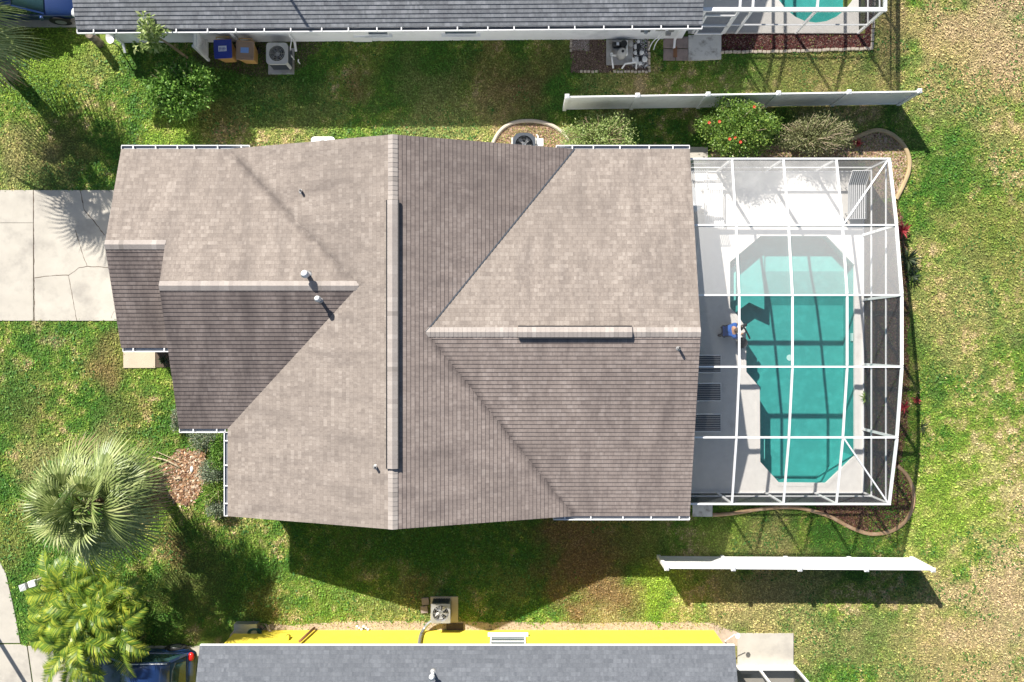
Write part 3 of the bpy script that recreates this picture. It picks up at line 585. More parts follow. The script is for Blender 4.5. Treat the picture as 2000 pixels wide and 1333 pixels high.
# walks and slabs
struct('entry_slab', MB().prism(px((242, 670), (304, 670), (304, 719), (242, 719)), -.1, .05), M['concrete_tan'])
struct('shade_soil', MB().prism(px((304.5, 670), (338, 670), (338, 718), (304.5, 718)), -.1, .02), M['soil'])  # dark ground laid in for the shade over the slab's right end
sw = MB()
sw.prism(px((-60, 900), (-12, 1075), (12, 1120), (30, 1200), (40, 1256), (-60, 1256)), -.1, .03); struct('sidewalk', sw, M['concrete'], .008)
sw = MB().prism(px((-60, 1259), (40, 1259), (53, 1262), (75, 1420), (-60, 1420)), -.1, .03).prism(px((55, 1262), (400, 1262), (398, 1430), (78, 1420)), -.1, .03); struct('south_driveway', sw, M['concrete'], .008)
struct('north_driveway', MB().prism(px((-80, -80), (240, -80), (240, 54), (30, 54), (-80, 54)), -.1, .03), M['concrete'])
struct('concrete_slab', MB().prism(px((1440, 1237), (1549, 1237), (1549, 1300), (1440, 1300)), -.1, .06), M['concrete'], .01)
struct('concrete_slab', MB().prism(px((1344, 70), (1408, 70), (1408, 117), (1344, 120)), -.1, .08), M['old_concrete'], .01)
struct('concrete_slab', MB().prism(px((1352, 984), (1391, 984), (1391, 1009), (1352, 1009)), -.1, .06), M['old_concrete'], .01)
struct('concrete_slab', MB().prism(px((1340, 288), (1382, 288), (1382, 312), (1340, 312)), -.1, .06), M['concrete'], .01)
# ---------------------------------------------------------------- pool deck with the hole of the pool, and the pool
DX0, DX1, DY0, DY1 = 4.22, 13.36, -5.80, 6.46; ZD = .08
def deck_with_hole(name, outer, hole, z, m, th=.12, parent=None):
    bm = bmesh.new()
    ov = [bm.verts.new((*p, z)) for p in outer]; hv = [bm.verts.new((*p, z)) for p in hole]
    es = [bm.edges.new((l[i], l[(i + 1) % len(l)])) for l in (ov, hv) for i in range(len(l))]
    bmesh.ops.triangle_fill(bm, use_beauty=True, use_dissolve=False, edges=es)
    ext = bmesh.ops.extrude_face_region(bm, geom=bm.faces[:])
    bmesh.ops.translate(bm, vec=(0, 0, -th), verts=[e for e in ext['geom'] if isinstance(e, bmesh.types.BMVert)])
    bmesh.ops.recalc_face_normals(bm, faces=bm.faces[:])
    me = bpy.data.meshes.new(name); bm.to_mesh(me); bm.free(); me.materials.append(m)
    o = link(bpy.data.objects.new(name, me)); o.parent = parent
    if not parent: o['kind'] = 'structure'
    return o
deck = deck_with_hole('pool_deck', [(DX0, DY0), (DX1, DY0), (DX1, DY1), (DX0, DY1)], POOL, ZD, M['deck'])
def basin(parent, poly, depth, m, wz, shelf=None):
    n = len(poly); a = sum(poly[i][0] * poly[(i + 1) % n][1] - poly[(i + 1) % n][0] * poly[i][1] for i in range(n)); poly = poly if a > 0 else poly[::-1]
    mb = MB(); vs = [(x, y, ZD - .1) for x, y in poly] + [(x, y, -depth) for x, y in poly]
    mb.add(vs, [(i, (i + 1) % n, n + (i + 1) % n, n + i) for i in range(n)])
    if shelf:      # flat shallow end, a slope, then the deep floor
        ya, yb, ds = shelf
        for pc in (clip(poly, 1, ya, True), clip(clip(poly, 1, ya, False), 1, yb, True), clip(poly, 1, yb, False)):
            mb.add([(x, y, -ds if y >= ya - 1e-6 else (-depth + .004 if y <= yb + 1e-6 else -ds - (depth - ds) * (ya - y) / (ya - yb))) for x, y in pc], [tuple(range(len(pc)))])
    else: mb.add([(x, y, -depth + .004) for x, y in poly], [tuple(range(n))])
    b = mb.build('basin', m, parent)
    return b
pool = thing('swimming_pool', 'turquoise swimming pool with cut corners under the screened enclosure', 'swimming pool')
basin(pool, POOL, 1.12, M['plaster'], 0, (2.7, 1.4, .62))
def inset_coping(poly, w):
    n = len(poly); c = Vector((sum(p[0] for p in poly) / n, sum(p[1] for p in poly) / n)); out = []
    a = sum(poly[i][0] * poly[(i + 1) % n][1] - poly[(i + 1) % n][0] * poly[i][1] for i in range(n)); s = 1 if a > 0 else -1
    for i in range(n):
        p0, p1, p2 = Vector(poly[i - 1][:2]), Vector(poly[i][:2]), Vector(poly[(i + 1) % n][:2]); d1 = (p1 - p0).normalized(); d2 = (p2 - p1).normalized()
        n1 = Vector((d1.y, -d1.x)) * s; n2 = Vector((d2.y, -d2.x)) * s; m = (n1 + n2).normalized(); out.append(tuple(p1 + m * (w / max(.5, m.dot(n1)))))
    return out
deck_with_hole('coping', inset_coping(POOL, .13), inset_coping(POOL, -.012), ZD + .012, M['deck'], .12, pool)
MB().prism(px((1430, 524), (1441, 515), (1441, 585), (1430, 590)), -1.1, -.3).build('pool_step', M['plaster_step'], pool)
MB().prism(px((1425, 513), (1500, 497), (1500, 604), (1470, 590), (1440, 612), (1425, 600)), -1.11, -.5).build('pool_step', M['plaster'], pool)
MB().prism(px((1488, 857), (1499, 860), (1499, 903), (1488, 896)), -1.1, -.35).build('pool_step', M['plaster_step'], pool)
MB().cyl((*G(1560, 700), -1.114), .12, .01, 20).build('main_drain', M['white'], pool)
MB().box(G(1667, 700)[0] - .02, G(1667, 700)[0], 0, .3, -.25, -.05).build('skimmer_mouth', M['white'], pool)
wt = MB(); n_ = len(POOL); wt.add([(x, y, -.03) for x, y in inset_coping(POOL, .01)[::-1]], [tuple(range(n_))]); tag(wt.build('pool_water', M['water']), kind='structure')
# ---------------------------------------------------------------- screened enclosure of our pool
def rot_screen(mb, a, b, c, d): mb.add([a, b, c, d], [(0, 1, 2, 3)])
CY = [6.44, 4.02, 1.57, -.88, -3.34, -5.76]; CZ = [2.43, 3.02, 3.44, 3.44, 3.05, 2.43]; CX = [6.26, 7.77, 9.59, 11.46, 13.33]
cage = thing('screen_enclosure', 'white framed screen enclosure standing over the big turquoise pool', 'pool enclosure')
bw = .085
for j in range(6):
    MB().beam((CX[0] - .1, CY[j], CZ[j] - .05), (CX[4] + .04, CY[j], CZ[j] - .03), .055, .15).build('beam', M['alu'], cage)
    MB().box(CX[4] - .045, CX[4] + .045, CY[j] - .045, CY[j] + .045, ZD, CZ[j] - .05).build('post', M['alu'], cage)
for i in range(1, 5):
    for j in range(5):
        w_ = .065 if i < 4 else .09
        MB().beam((CX[i], CY[j] - .045, CZ[j]), (CX[i], CY[j + 1] + .045, CZ[j + 1]), w_, .08).build('purlin', M['alu'], cage)
for i in (1, 2, 3):
    for j in (0, 5): MB().box(CX[i] - .04, CX[i] + .04, CY[j] - .04, CY[j] + .04, ZD, CZ[j] - .05).build('post', M['alu'], cage)
for z in (.87, 2.16):
    for j in range(5): MB().beam((CX[4], CY[j] - .045, z), (CX[4], CY[j + 1] + .045, z), .05, .05 if z > 1 else .06).build('rail', M['alu'], cage)
for j in range(5): MB().beam((CX[4], CY[j] - .045, ZD + .03), (CX[4], CY[j + 1] + .045, ZD + .03), .05, .05).build('sill_plate', M['alu'], cage)
for j in (0, 5):
    for i in range(4):
        a, b = CX[i] + .04, CX[i + 1] - .045; MB().beam((a, CY[j], .87), (b, CY[j], .87), .05, .06).build('rail', M['alu'], cage); MB().beam((a, CY[j], ZD + .03), (b, CY[j], ZD + .03), .05, .05).build('sill_plate', M['alu'], cage)
# corner braces in the roof
MB().beam((CX[3] + .04, CY[1] + .04, CZ[1]), (CX[4] - .05, CY[0] - .04, CZ[0]), .05, .06).build('brace', M['alu'], cage)
MB().beam((CX[3] + .04, CY[4] - .04, CZ[4]), (CX[4] - .05, CY[5] + .04, CZ[5]), .05, .06).build('brace', M['alu'], cage)
for j in range(5):
    for i in range(4):
        q = MB(); dz = -.02
        rot_screen(q, (CX[i], CY[j + 1], CZ[j + 1] + dz), (CX[i + 1], CY[j + 1], CZ[j + 1] + dz), (CX[i + 1], CY[j], CZ[j] + dz), (CX[i], CY[j], CZ[j] + dz))
        q.build('roof_screen', M['screen_glare'] if j == 0 and i < 3 else M['screen_clear' if (i == 3 and j == 0) or j > 1 else 'screen_glint'], cage)  # one kind of mesh; glare strength set by bay to place the haze
for j in range(5):
    q = MB(); rot_screen(q, (CX[4], CY[j], ZD), (CX[4], CY[j + 1], ZD), (CX[4], CY[j + 1], CZ[j + 1]), (CX[4], CY[j], CZ[j])); q.build('wall_screen', M['screen_wall'], cage)
for j in (0, 5):
    q = MB(); rot_screen(q, (CX[0] - .3, CY[j], ZD), (CX[4], CY[j], ZD), (CX[4], CY[j], CZ[j]), (CX[0] - .3, CY[j], CZ[j])); q.build('wall_screen', M['screen_wall'], cage)
# ---------------------------------------------------------------- north neighbour's pool + enclosure
def P2(u, v, z): p = P(u, v, z); return (p.x, p.y, z)
NX0, NX1 = 6.7, G(1676, 0)[0]; NY0 = G(0, 66)[1]; NY1 = NY0 + 7
hole = [(NPC.x + NPR[0] * math.cos(t) * 1.15, NPC.y + 1.0 + (NPR[1] + 1) * math.sin(t)) for t in [2 * math.pi * k / 28 for k in range(28)]]
deck_with_hole('north_pool_deck', [(NX0, NY0), (NX1, NY0), (NX1, NY1), (NX0, NY1)], hole, ZD, M['deck'])
np_ = thing('swimming_pool', 'round ended pool cropped by the top edge, in the white house enclosure', 'swimming pool'); basin(np_, hole, 1.1, M['plaster'], 0)
wt = MB(); wt.add([(x, y, -.03) for x, y in hole], [tuple(range(28))]); tag(wt.build('pool_water', M['water']), kind='structure')
nc = thing('screen_enclosure', 'screen enclosure cut by the top edge beside the grey roof', 'pool enclosure')
zt = 2.45; yt = P(1700, 20, zt).y; yt = NY0 + .0
NXS = [6.85, P(1430, 0, 0).x * .96, P(1470, 30, zt).x, P(1596, 20, zt).x, NX1 - .03]
for x in NXS:
    MB().box(x - .04, x + .04, yt - .04, yt + .04, ZD, zt - .05).build('post', M['alu'], nc)
MB().beam((6.6, yt, zt), (NX1 + .05, yt, zt), .13, .12).build('eave_beam', M['alu'], nc)
MB().beam((NX1, yt + .05, zt), (NX1, NY1, zt), .10, .12).build('side_beam', M['alu'], nc)
for x in NXS[1:-1]: MB().beam((x, yt + .06, zt), (x, yt + 2.4, 3.1), .08, .08).beam((x, yt + 2.4, 3.1), (x, NY1, 3.1), .08, .08).build('purlin', M['alu'], nc)
for a, b in zip(NXS[:-1], NXS[1:]): MB().beam((a + .04, yt, .95), (b - .04, yt, .95), .05, .05).build('rail', M['alu'], nc)
MB().beam((NX1, yt + .04, .95), (NX1, NY1, .95), .05, .05).build('rail', M['alu'], nc); MB().beam((NX1, yt + .04, 2.0), (NX1, NY1, 2.0), .05, .05).build('rail', M['alu'], nc)
for y in (NY0 + 2.4, NY0 + 4.8): MB().box(NX1 - .04, NX1 + .04, y - .04, y + .04, ZD, zt).build('post', M['alu'], nc)
q = MB(); rot_screen(q, (6.6, yt, ZD), (NX1, yt, ZD), (NX1, yt, zt), (6.6, yt, zt)); q.build('wall_screen', M['screen'], nc)
q = MB(); rot_screen(q, (NX1, yt, ZD), (NX1, NY1, ZD), (NX1, NY1, zt), (NX1, yt, zt)); q.build('wall_screen', M['screen_wall'], nc)
q = MB(); rot_screen(q, (6.6, yt, zt), (NX1, yt, zt), (NX1, yt + 2.4, 3.1), (6.6, yt + 2.4, 3.1)); rot_screen(q, (6.6, yt + 2.4, 3.1), (NX1, yt + 2.4, 3.1), (NX1, NY1, 3.1), (6.6, NY1, 3.1)); q.build('roof_screen', M['screen'], nc)
dd = MB(); xa, xb = NXS[0] + .06, NXS[1] - .06
for (a, b, c, e) in ((xa, xb, ZD + .02, ZD + .12), (xa, xb, 2.0, 2.08), (xa, xb, .95, 1.02), (xa, xa + .08, ZD + .12, 2.0), (xb - .08, xb, ZD + .12, 2.0)): dd.box(a, b, yt - .085, yt - .042, c, e)
dd.build('screen_door', M['alu'], nc)
# south neighbour's enclosure, cut by the bottom edge
scg = thing('screen_enclosure', 'small corner of a screen enclosure at the bottom edge by the slate roof', 'pool enclosure')
sx0, sx1 = 7.9, P(1549, 1300, 0).x; sy = G(0, 1300)[1]; zt = 2.45
for x in (sx0 + .04, (sx0 + sx1) / 2, sx1): MB().box(x - .04, x + .04, sy - .04, sy + .04, .08, zt - .05).build('post', M['alu'], scg)
MB().beam((sx0, sy, zt), (sx1 + .05, sy, zt), .1, .1).build('eave_beam', M['alu'], scg); MB().beam((sx1, sy - .05, zt), (sx1, sy - 6, zt), .1, .1).build('side_beam', M['alu'], scg)
MB().box(sx0 + .08, (sx0 + sx1) / 2 - .045, sy - .02, sy + .02, .06, .5).build('kick_panel', M['alu'], scg); MB().box((sx0 + sx1) / 2 + .045, sx1 - .045, sy - .02, sy + .02, .06, .5).build('kick_panel', M['alu'], scg)
q = MB(); rot_screen(q, (sx0, sy, .5), (sx1, sy, .5), (sx1, sy, zt), (sx0, sy, zt)); rot_screen(q, (sx1, sy, 0), (sx1, sy - 6, 0), (sx1, sy - 6, zt), (sx1, sy, zt)); q.build('wall_screen', M['screen'], scg)
q = MB(); rot_screen(q, (sx0, sy, zt), (sx1, sy, zt), (sx1, sy - 6, zt + .5), (sx0, sy - 6, zt + .5)); q.build('roof_screen', M['screen'], scg)
struct('south_patio', MB().box(sx0 - .1, sx1 + .05, sy - 6, sy + .06, -.05, .055), M['concrete'])
# ---------------------------------------------------------------- white vinyl fences
def fence(name, label, a, b, npan, hgt=1.77):
    """a (west) to b (east) at the base, six-foot privacy panels between capped posts"""
    t = thing(name, label, 'fence'); a, b = Vector((*a, 0)), Vector((*b, 0)); d = (b - a) / npan; dn = d.normalized(); up = Vector((0, 0, 1)); s = Vector((-dn.y, dn.x, 0))
    ang = math.atan2(dn.y, dn.x)
    for i in range(npan + 1):
        p = a + d * i; m = MB().beam(p, p + up * (hgt + .04), .13, .13, up=s); o = m.build('fence_post', M['white'], t)
        c = MB(); q = p + up * (hgt + .041)
        cs = [q + dn * x * .08 + s * y * .08 for x, y in ((-1, -1), (1, -1), (1, 1), (-1, 1))]
        c.add(cs + [k + up * .02 for k in cs] + [q + up * .07], [(3, 2, 1, 0), (0, 1, 5, 4), (1, 2, 6, 5), (2, 3, 7, 6), (3, 0, 4, 7), (4, 5, 8), (5, 6, 8), (6, 7, 8), (7, 4, 8)]); c.build('post_cap', M['white'], o)
        if i == npan: break
        p0 = p + dn * .066; p1 = p + d - dn * .066; m = MB(); nb = 13; L = (p1 - p0).length
        for k in range(nb):
            q0 = p0 + dn * (L * k / nb + .002); q1 = p0 + dn * (L * (k + 1) / nb - .002)
            m.beam((q0 + q1) / 2 + up * .16, (q0 + q1) / 2 + up * (hgt - .14), (q1 - q0).length, .022, up=s)
        m.build('fence_panel', M['white'], t)
        MB().beam(p0 + up * .1, p1 + up * .1, .045, .12).build('fence_rail', M['white'], t); MB().beam(p0 + up * (hgt - .08), p1 + up * (hgt - .08), .05, .12).build('fence_rail', M['white'], t)
    return t
fence('privacy_fence', 'white vinyl privacy fence north of the brown roof house, behind the red flowered shrub', G(1102, 214), G(1754, 204), 5)
fence('privacy_fence', 'white vinyl privacy fence south of the brown roof house, beside the yellow house lawn', G(1286, 1087), G(1779, 1090), 4)
# ================================================================ plants
def leaves(name, m, blobs, n, size, parent=None, shell=.45, width=.55, up=.5, zmin=.04):
    """n leaf-sized faces through lumpy ellipsoids; blobs = [(centre, radii)]"""
    vols = np.array([b[1][0] * b[1][1] * b[1][2] for b in blobs]); idx = rng.choice(len(blobs), n, p=vols / vols.sum())
    C = np.array([tuple(b[0]) for b in blobs])[idx]; Rr = np.array([b[1] for b in blobs])[idx]
    d = rng.normal(size=(n, 3)); d /= np.linalg.norm(d, axis=1)[:, None]; rad = (shell + (1 - shell) * rng.random(n) ** .6)
    lump = 1 + .28 * np.sin(d[:, 0] * 7 + idx * 2.1 + d[:, 2] * 5) * np.sin(d[:, 1] * 8 + idx) + .12 * rng.normal(size=n)
    p = C + d * Rr * (rad * lump)[:, None]; p[:, 2] = np.maximum(p[:, 2], zmin + rng.random(n) * .1)
    t = rng.normal(size=(n, 3)); t += d * .9; t /= np.linalg.norm(t, axis=1)[:, None]
    nn = rng.normal(size=(n, 3)) * .8 + d * .5; nn[:, 2] += up; s = np.cross(t, nn); s /= np.linalg.norm(s, axis=1)[:, None] + 1e-9
    L = rng.uniform(size[0], size[1], n)[:, None]; w = L * width * .5; V = np.zeros((n, 4, 3))
    V[:, 0] = p; V[:, 1] = p + t * L * .5 + s * w; V[:, 2] = p + t * L; V[:, 3] = p + t * L * .5 - s * w
    me = bpy.data.meshes.new(name); me.vertices.add(4 * n); me.vertices.foreach_set('co', V.ravel()); me.loops.add(4 * n); me.loops.foreach_set('vertex_index', np.arange(4 * n))
    me.polygons.add(n); me.polygons.foreach_set('loop_start', np.arange(0, 4 * n, 4)); me.update(calc_edges=True); me.materials.append(m)
    o = link(bpy.data.objects.new(name, me)); o.parent = parent; return o
def twigs(parent, c, r, n, m='wood', rad=.012, name='branches'):
    mb = MB(); c = Vector(c)
    for i in range(n):
        a = random.uniform(0, 6.28); e = random.uniform(.3, 1.25); d = Vector((math.cos(a) * math.cos(e) * r[0], math.sin(a) * math.cos(e) * r[1], math.sin(e) * r[2] * 1.1 + c.z))
        b = Vector((c.x + random.uniform(-.15, .15) * r[0], c.y + random.uniform(-.15, .15) * r[1], 0)); t = Vector((c.x, c.y, 0)) + d
        mb.tube([b, b.lerp(t, .5) + Vector((random.uniform(-.06, .06), random.uniform(-.06, .06), .08)), t], [rad * 1.6, rad, rad * .5], 5)
    return mb.build(name, M[m], parent)
def shrub(name, label, cat, c, r, m, n, size, group=None, lumps=7, tw=14, mt=None, **kw):
    t = thing(name, label, cat, (0, 0, 0), 0, group); c = Vector(c); bl = [(c, tuple(x * .78 for x in r))]
    for i in range(lumps):
        a = 6.28 * i / lumps + random.random() * .5; q = random.uniform(.45, .75)
        bl.append((c + Vector((math.cos(a) * r[0] * q, math.sin(a) * r[1] * q, random.uniform(-.15, .35) * r[2])), tuple(x * random.uniform(.32, .5) for x in r)))
    leaves('foliage', M[m], bl, n, size, t, **kw); twigs(t, c, r, tw, mt or 'wood'); return t
shrub('round_bush', 'dense dark green round bush on the lawn beside the grey and white partition', 'bush', P(356, 172, 1.45), (1.25, 1.08, .9), 'green_leaf', 10000, (.08, .15))
t = thing('young_tree', 'young tree with pale leaves rising above the gutter of the grey roof', 'tree', (0, 0, 0)); b_ = Vector((*G(366, 113), 0)); c_ = P(292, 62, 2.9)
leaves('crown', M['pale_leaf'], [(c_, (.32, .34, .5)), (P(284, 35, 3.1), (.16, .2, .2)), (P(312, 62, 2.9), (.26, .16, .2)), (P(300, 88, 2.6), (.26, .22, .2)), (P(272, 92, 2.5), (.18, .15, .2)), (P(322, 95, 2.4), (.18, .12, .15))], 620, (.12, .24), t, shell=.2, width=.4)
MB().tube([b_, b_.lerp(c_, .5) + Vector((.03, 0, 0)), c_], [.055, .045, .02], 8).build('trunk', M['wood'], t)
h = shrub('hibiscus_shrub', 'tall leafy green shrub dotted with red flowers between the fence and the enclosure', 'shrub', P(1443, 255, 1.2), (1.42, 1.1, 1.15), 'hib_leaf', 17000, (.05, .1))
for (u, v) in ((1385, 240), (1405, 238), (1425, 272), (1436, 270), (1446, 278), (1473, 209)):
    p = P(u, v, 2.0 if u < 1500 else 1.5); f = MB()
    for k in range(5):
        a = 6.28 * k / 5; d = Vector((math.cos(a), math.sin(a), .35)); s = Vector((-math.sin(a), math.cos(a), 0)); f.add([p, p + d * .035 + s * .025, p + d * .065, p + d * .035 - s * .025], [(0, 1, 2, 3)])
    f.build('flower', M['flower'], h)
shrub('dry_shrub', 'sparse grey-green twiggy shrub right of the red flowered one', 'shrub', P(1588, 265, .8), (1.5, .82, .85), 'dry_leaf', 9000, (.04, .085), tw=90, mt='deadwood', shell=.3)
shrub('spreading_bush', 'wide olive green bush against the gutter left of the red flowered shrub', 'bush', P(1172, 270, .8), (1.5, .88, .85), 'pale_leaf', 9500, (.05, .1), tw=50, shell=.3)
HG = 'bushes planted in the corner under the west eave'
for (u, v, z, r, m, n, lab) in ((398, 858, .55, (.62, .5, .5), 'silver_leaf', 3000, 'silvery bush tucked below the short gutter at the inside roof corner'), (430, 884, .6, (.42, .8, .6), 'green_leaf', 3400, 'dark green bush hugging the long gutter just below the roof corner'),
        (415, 922, .5, (.6, .55, .5), 'silver_leaf', 3000, 'pale grey-green bush beside the bed of dead palm litter'), (422, 958, .5, (.55, .62, .5), 'hib_leaf', 3000, 'bright green bush midway along the long west gutter'),
        (424, 990, .4, (.48, .45, .4), 'silver_leaf', 2200, 'greyish bush at the lower end of the long west gutter'), (347, 818, .3, (.25, .5, .35), 'silver_leaf', 1500, 'thin silvery bush peeping out from under the gable edge of the dark roof')):
    shrub('corner_bush', lab, 'bush', P(u, v, z), r, m, n, (.04, .085), HG, 5, 8)
def rosette(name, label, cat, c, n, L, m, group=None, w=.05, el=(.1, 1.2)):
    mb = MB(); c = Vector(c)
    for i in range(n):
        a = i * 2.4 + random.random() * .4; e = random.uniform(*el); d = Vector((math.cos(a) * math.cos(e), math.sin(a) * math.cos(e), math.sin(e))); s = Vector((-math.sin(a), math.cos(a), 0)) * w / 2; l = L * random.uniform(.7, 1.1)
        p1 = c + d * l * .5; p2 = c + d * l + Vector((0, 0, -.25 * l * math.cos(e))); mb.add([c - s * .5, c + s * .5, p1 + s, p1 - s, p2], [(0, 1, 2, 3), (3, 2, 4)])
    o = mb.build(name, M[m]); return tag(o, label, cat, group)
rosette('red_cordyline', 'red leaved plant at the top of the narrow bed outside the enclosure', 'plant', (*G(1757, 452), .25), 26, .45, 'red_leaf', w=.07)
rosette('spiky_plant', 'dark spiky plant spilling onto the lawn below the red leaved plant', 'plant', (*G(1768, 508), .2), 34, .62, 'black_leaf', w=.06)
rosette('spiky_plant', 'smaller dark spiky tuft next to the enclosure corner post below the first one', 'plant', (*G(1778, 540), .15), 22, .45, 'black_leaf', w=.05)
rosette('red_bromeliad', 'small crimson plant at the lawn edge beside the lower enclosure wall', 'plant', (*G(1787, 782), .1), 14, .24, 'red_leaf', w=.05)
rosette('red_bromeliad', 'rusty red plant close against the lower enclosure wall', 'plant', (*G(1763, 795), .1), 18, .32, 'red_leaf', w=.05)
rosette('spider_lily', 'green spiky plant standing by the shadow line near the enclosure bottom corner', 'plant', (*G(1797, 832), .12), 16, .36, 'black_leaf', w=.04)
rosette('fern', 'leafy green fern growing inside the enclosure at the deck edge', 'plant', (*G(1687, 778), .2), 34, .34, 'hib_leaf', w=.06)
rosette('red_plant', 'reddish plant poking out beside the dark west roof edge', 'plant', (*G(356, 762), .2), 16, .3, 'red_leaf', w=.05)
rosette('entry_fern', 'dark fern in the dark ground put in as shade at the right end of the tan entry slab', 'plant', (*G(322, 704), .08), 22, .3, 'black_leaf', w=.05)
rosette('low_fern', 'low green clump at the foot of the white partition fence', 'plant', (*G(238, 84), .1), 18, .26, 'green_leaf', w=.05)
rosette('red_bromeliad', 'small red plant in the litter bed left of the lawn curb loop', 'plant', (*G(1672, 282), .1), 20, .3, 'red_leaf', w=.05)
# sabal palms
def sabal(label, base, top, nf, rl, seed, dead=6, bend=.0):
    rr = random.Random(seed); t = thing('fan_palm', label, 'palm tree'); base = Vector(base); top = Vector(top)
    mid = base.lerp(top, .5) + Vector((bend, 0, 0)); pth = smooth_path([base, mid, top], 7)
    MB().tube(pth, [.26 - .06 * min(1, i / 4) + (.03 if i % 2 else 0) for i in range(len(pth))], 14).build('trunk', M['bark'], t)
    def frond(mb, a, e, Lp, Lf, droop, seg=12, spread=1.35, wd=.06):
        d = Vector((math.cos(a) * math.cos(e), math.sin(a) * math.cos(e), math.sin(e))); side = Vector((-math.sin(a), math.cos(a), 0)); pts = [top + d * .1]
        for k in range(1, 5): pts.append(top + d * (Lp * k / 4) + Vector((0, 0, -.22 * Lp * (k / 4) ** 2 * math.cos(e))))
        mb.tube(pts, [.028, .024, .02, .017, .012], 4)
        hub = pts[-1]; dd = (pts[-1] - pts[-2]).normalized(); nrm = side.cross(dd).normalized() * -1
        if nrm.z < 0: nrm = -nrm
        tw = rr.uniform(-.5, .5); side = (side * math.cos(tw) + nrm * math.sin(tw)).normalized(); nrm = dd.cross(side)
        if nrm.z < 0: nrm = -nrm
        for k in range(-seg, seg + 1):
            q = k / seg; b = q * spread; L = Lf * (1 - .32 * abs(q) ** 1.5) * rr.uniform(.88, 1.08)
            dr = (dd * math.cos(b) + side * math.sin(b)); dr = (dr + nrm * .18 * (1 - abs(q)) - nrm * .10 * abs(q)).normalized(); s = nrm.cross(dr).normalized()
            P_ = []
            for j, f in enumerate((.04, .45, .72, 1.0)):
                p = hub + dr * L * f + Vector((0, 0, -droop * L * max(0, f - .3) ** 1.8)) ; wv = wd * (.5, 1., .7, .06)[j]; P_.append((p - s * wv * .5 + nrm * .006, p + nrm * (.012 if j < 3 else 0), p + s * wv * .5 + nrm * .006))
            vs = [x for tri in P_ for x in tri]; mb.add(vs, [(j * 3 + h, j * 3 + h + 1, j * 3 + h + 4, j * 3 + h + 3) for j in range(3) for h in (0, 1)])
    mb = MB()
    for i in range(nf):
        q = i / nf; e = 1.5 - 1.9 * q ** .8; frond(mb, i * 2.39996 + rr.uniform(-.2, .2), e, rl * rr.uniform(.18, .52), rl * rr.uniform(.48, .64), rr.uniform(.3, 1.1) + .3 * q)
    mb.build('crown', M['fan_leaf'], t)
    if dead:
        mb = MB()
        for i in range(dead): frond(mb, (i * 2.1 if i % 2 else rr.uniform(-1.1, .5)) + rr.uniform(-.3, .3), rr.uniform(-.9, -.25), rl * .5, rl * .45, 1.0, 9)
        mb.build('dead_fronds', M['dead_leaf'], t)
    mb = MB()
    for i in range(5):
        a = rr.uniform(-.9, .5); p = top; q = top + Vector((math.cos(a) * 1.6, math.sin(a) * 1.2, .2)); mb.tube([p, p.lerp(q, .5) + Vector((0, 0, .5)), q], .012, 4)
        for k in range(14): c = p.lerp(q, .5 + k / 28) + Vector((0, 0, .4 - k * .025)); mb.tube([c, c + Vector((rr.uniform(-.25, .25), rr.uniform(-.25, .25), -.1))], .005, 3)
    mb.build('flower_stalks', M['deadwood'], t); return t
sabal('large fan palm with silvery green fronds on the lawn left of the brown roof', (*G(300, 940), 0), P(168, 985, 5.0), 42, 2.65, 3, 14, .2)
sabal('fan palm whose fronds enter at the left edge near the top', (*G(22, 146), 0), P(-112, 40, 4.7), 30, 2.75, 8, 2, .3)
# areca palm clump
t = thing('areca_palm', 'bushy yellow-green feather palm clump beside the blue car and driveway', 'palm tree'); rr = random.Random(5); fr = MB(); st_ = MB(); c0 = Vector((*G(214, 1176), 0))
for i in range(17):
    a = i * 2.4; r = .12 * math.sqrt(i); b = c0 + Vector((math.cos(a) * r, math.sin(a) * r, 0)); lean = Vector((math.cos(a), math.sin(a), 0)) * (.06 + .22 * math.sqrt(i)) ; hgt = rr.uniform(1.5, 2.5); tp = b + lean + Vector((0, 0, hgt))
    st_.tube([b, b + lean * .4 + Vector((0, 0, hgt * .6)), tp], [.05, .045, .035], 6)
    for k in range(6):
        aa = a + k * 1.05 + rr.uniform(-.4, .4); e = rr.uniform(.35, 1.2); L = rr.uniform(1.5, 2.35); d = Vector((math.cos(aa) * math.cos(e), math.sin(aa) * math.cos(e), math.sin(e))); hz = Vector((math.cos(aa), math.sin(aa), 0)); pts = []
        for q in range(13): f = q / 12; pts.append(tp + d * L * f + Vector((0, 0, -.75 * L * f * f)) + hz * .12 * f * f)
        fr.tube(pts, [.018 - .0012 * q for q in range(13)], 4); sd = Vector((-hz.y, hz.x, 0)); tws = rr.uniform(-.6, .6)
        NL = 30
        for q in range(3, NL):
            f = q / NL; j = min(11, int(f * 12)); p = pts[j].lerp(pts[j + 1], f * 12 - j); dn = (pts[j + 1] - pts[j]).normalized(); up = sd.cross(dn); up = up if up.z > 0 else -up
            for s in (-1, 1):
                ll = .46 * math.sin(math.pi * (f * .86 + .1)) ** .7 * rr.uniform(.85, 1.1); dl = (sd * s * math.cos(tws * s) + dn * .75 + up * (.45 + tws * s * .5)).normalized(); wv = up.cross(dl).normalized() * .021
                m1 = p + dl * ll * .5; m2 = p + dl * ll + Vector((0, 0, -.18 * ll)); fr.add([p - wv * .4, p + wv * .4, m1 + wv, m1 - wv, m2], [(0, 1, 2, 3), (3, 2, 4)])
st_.build('stems', M['wood'], t); fr.build('fronds', M['areca_leaf'], t)
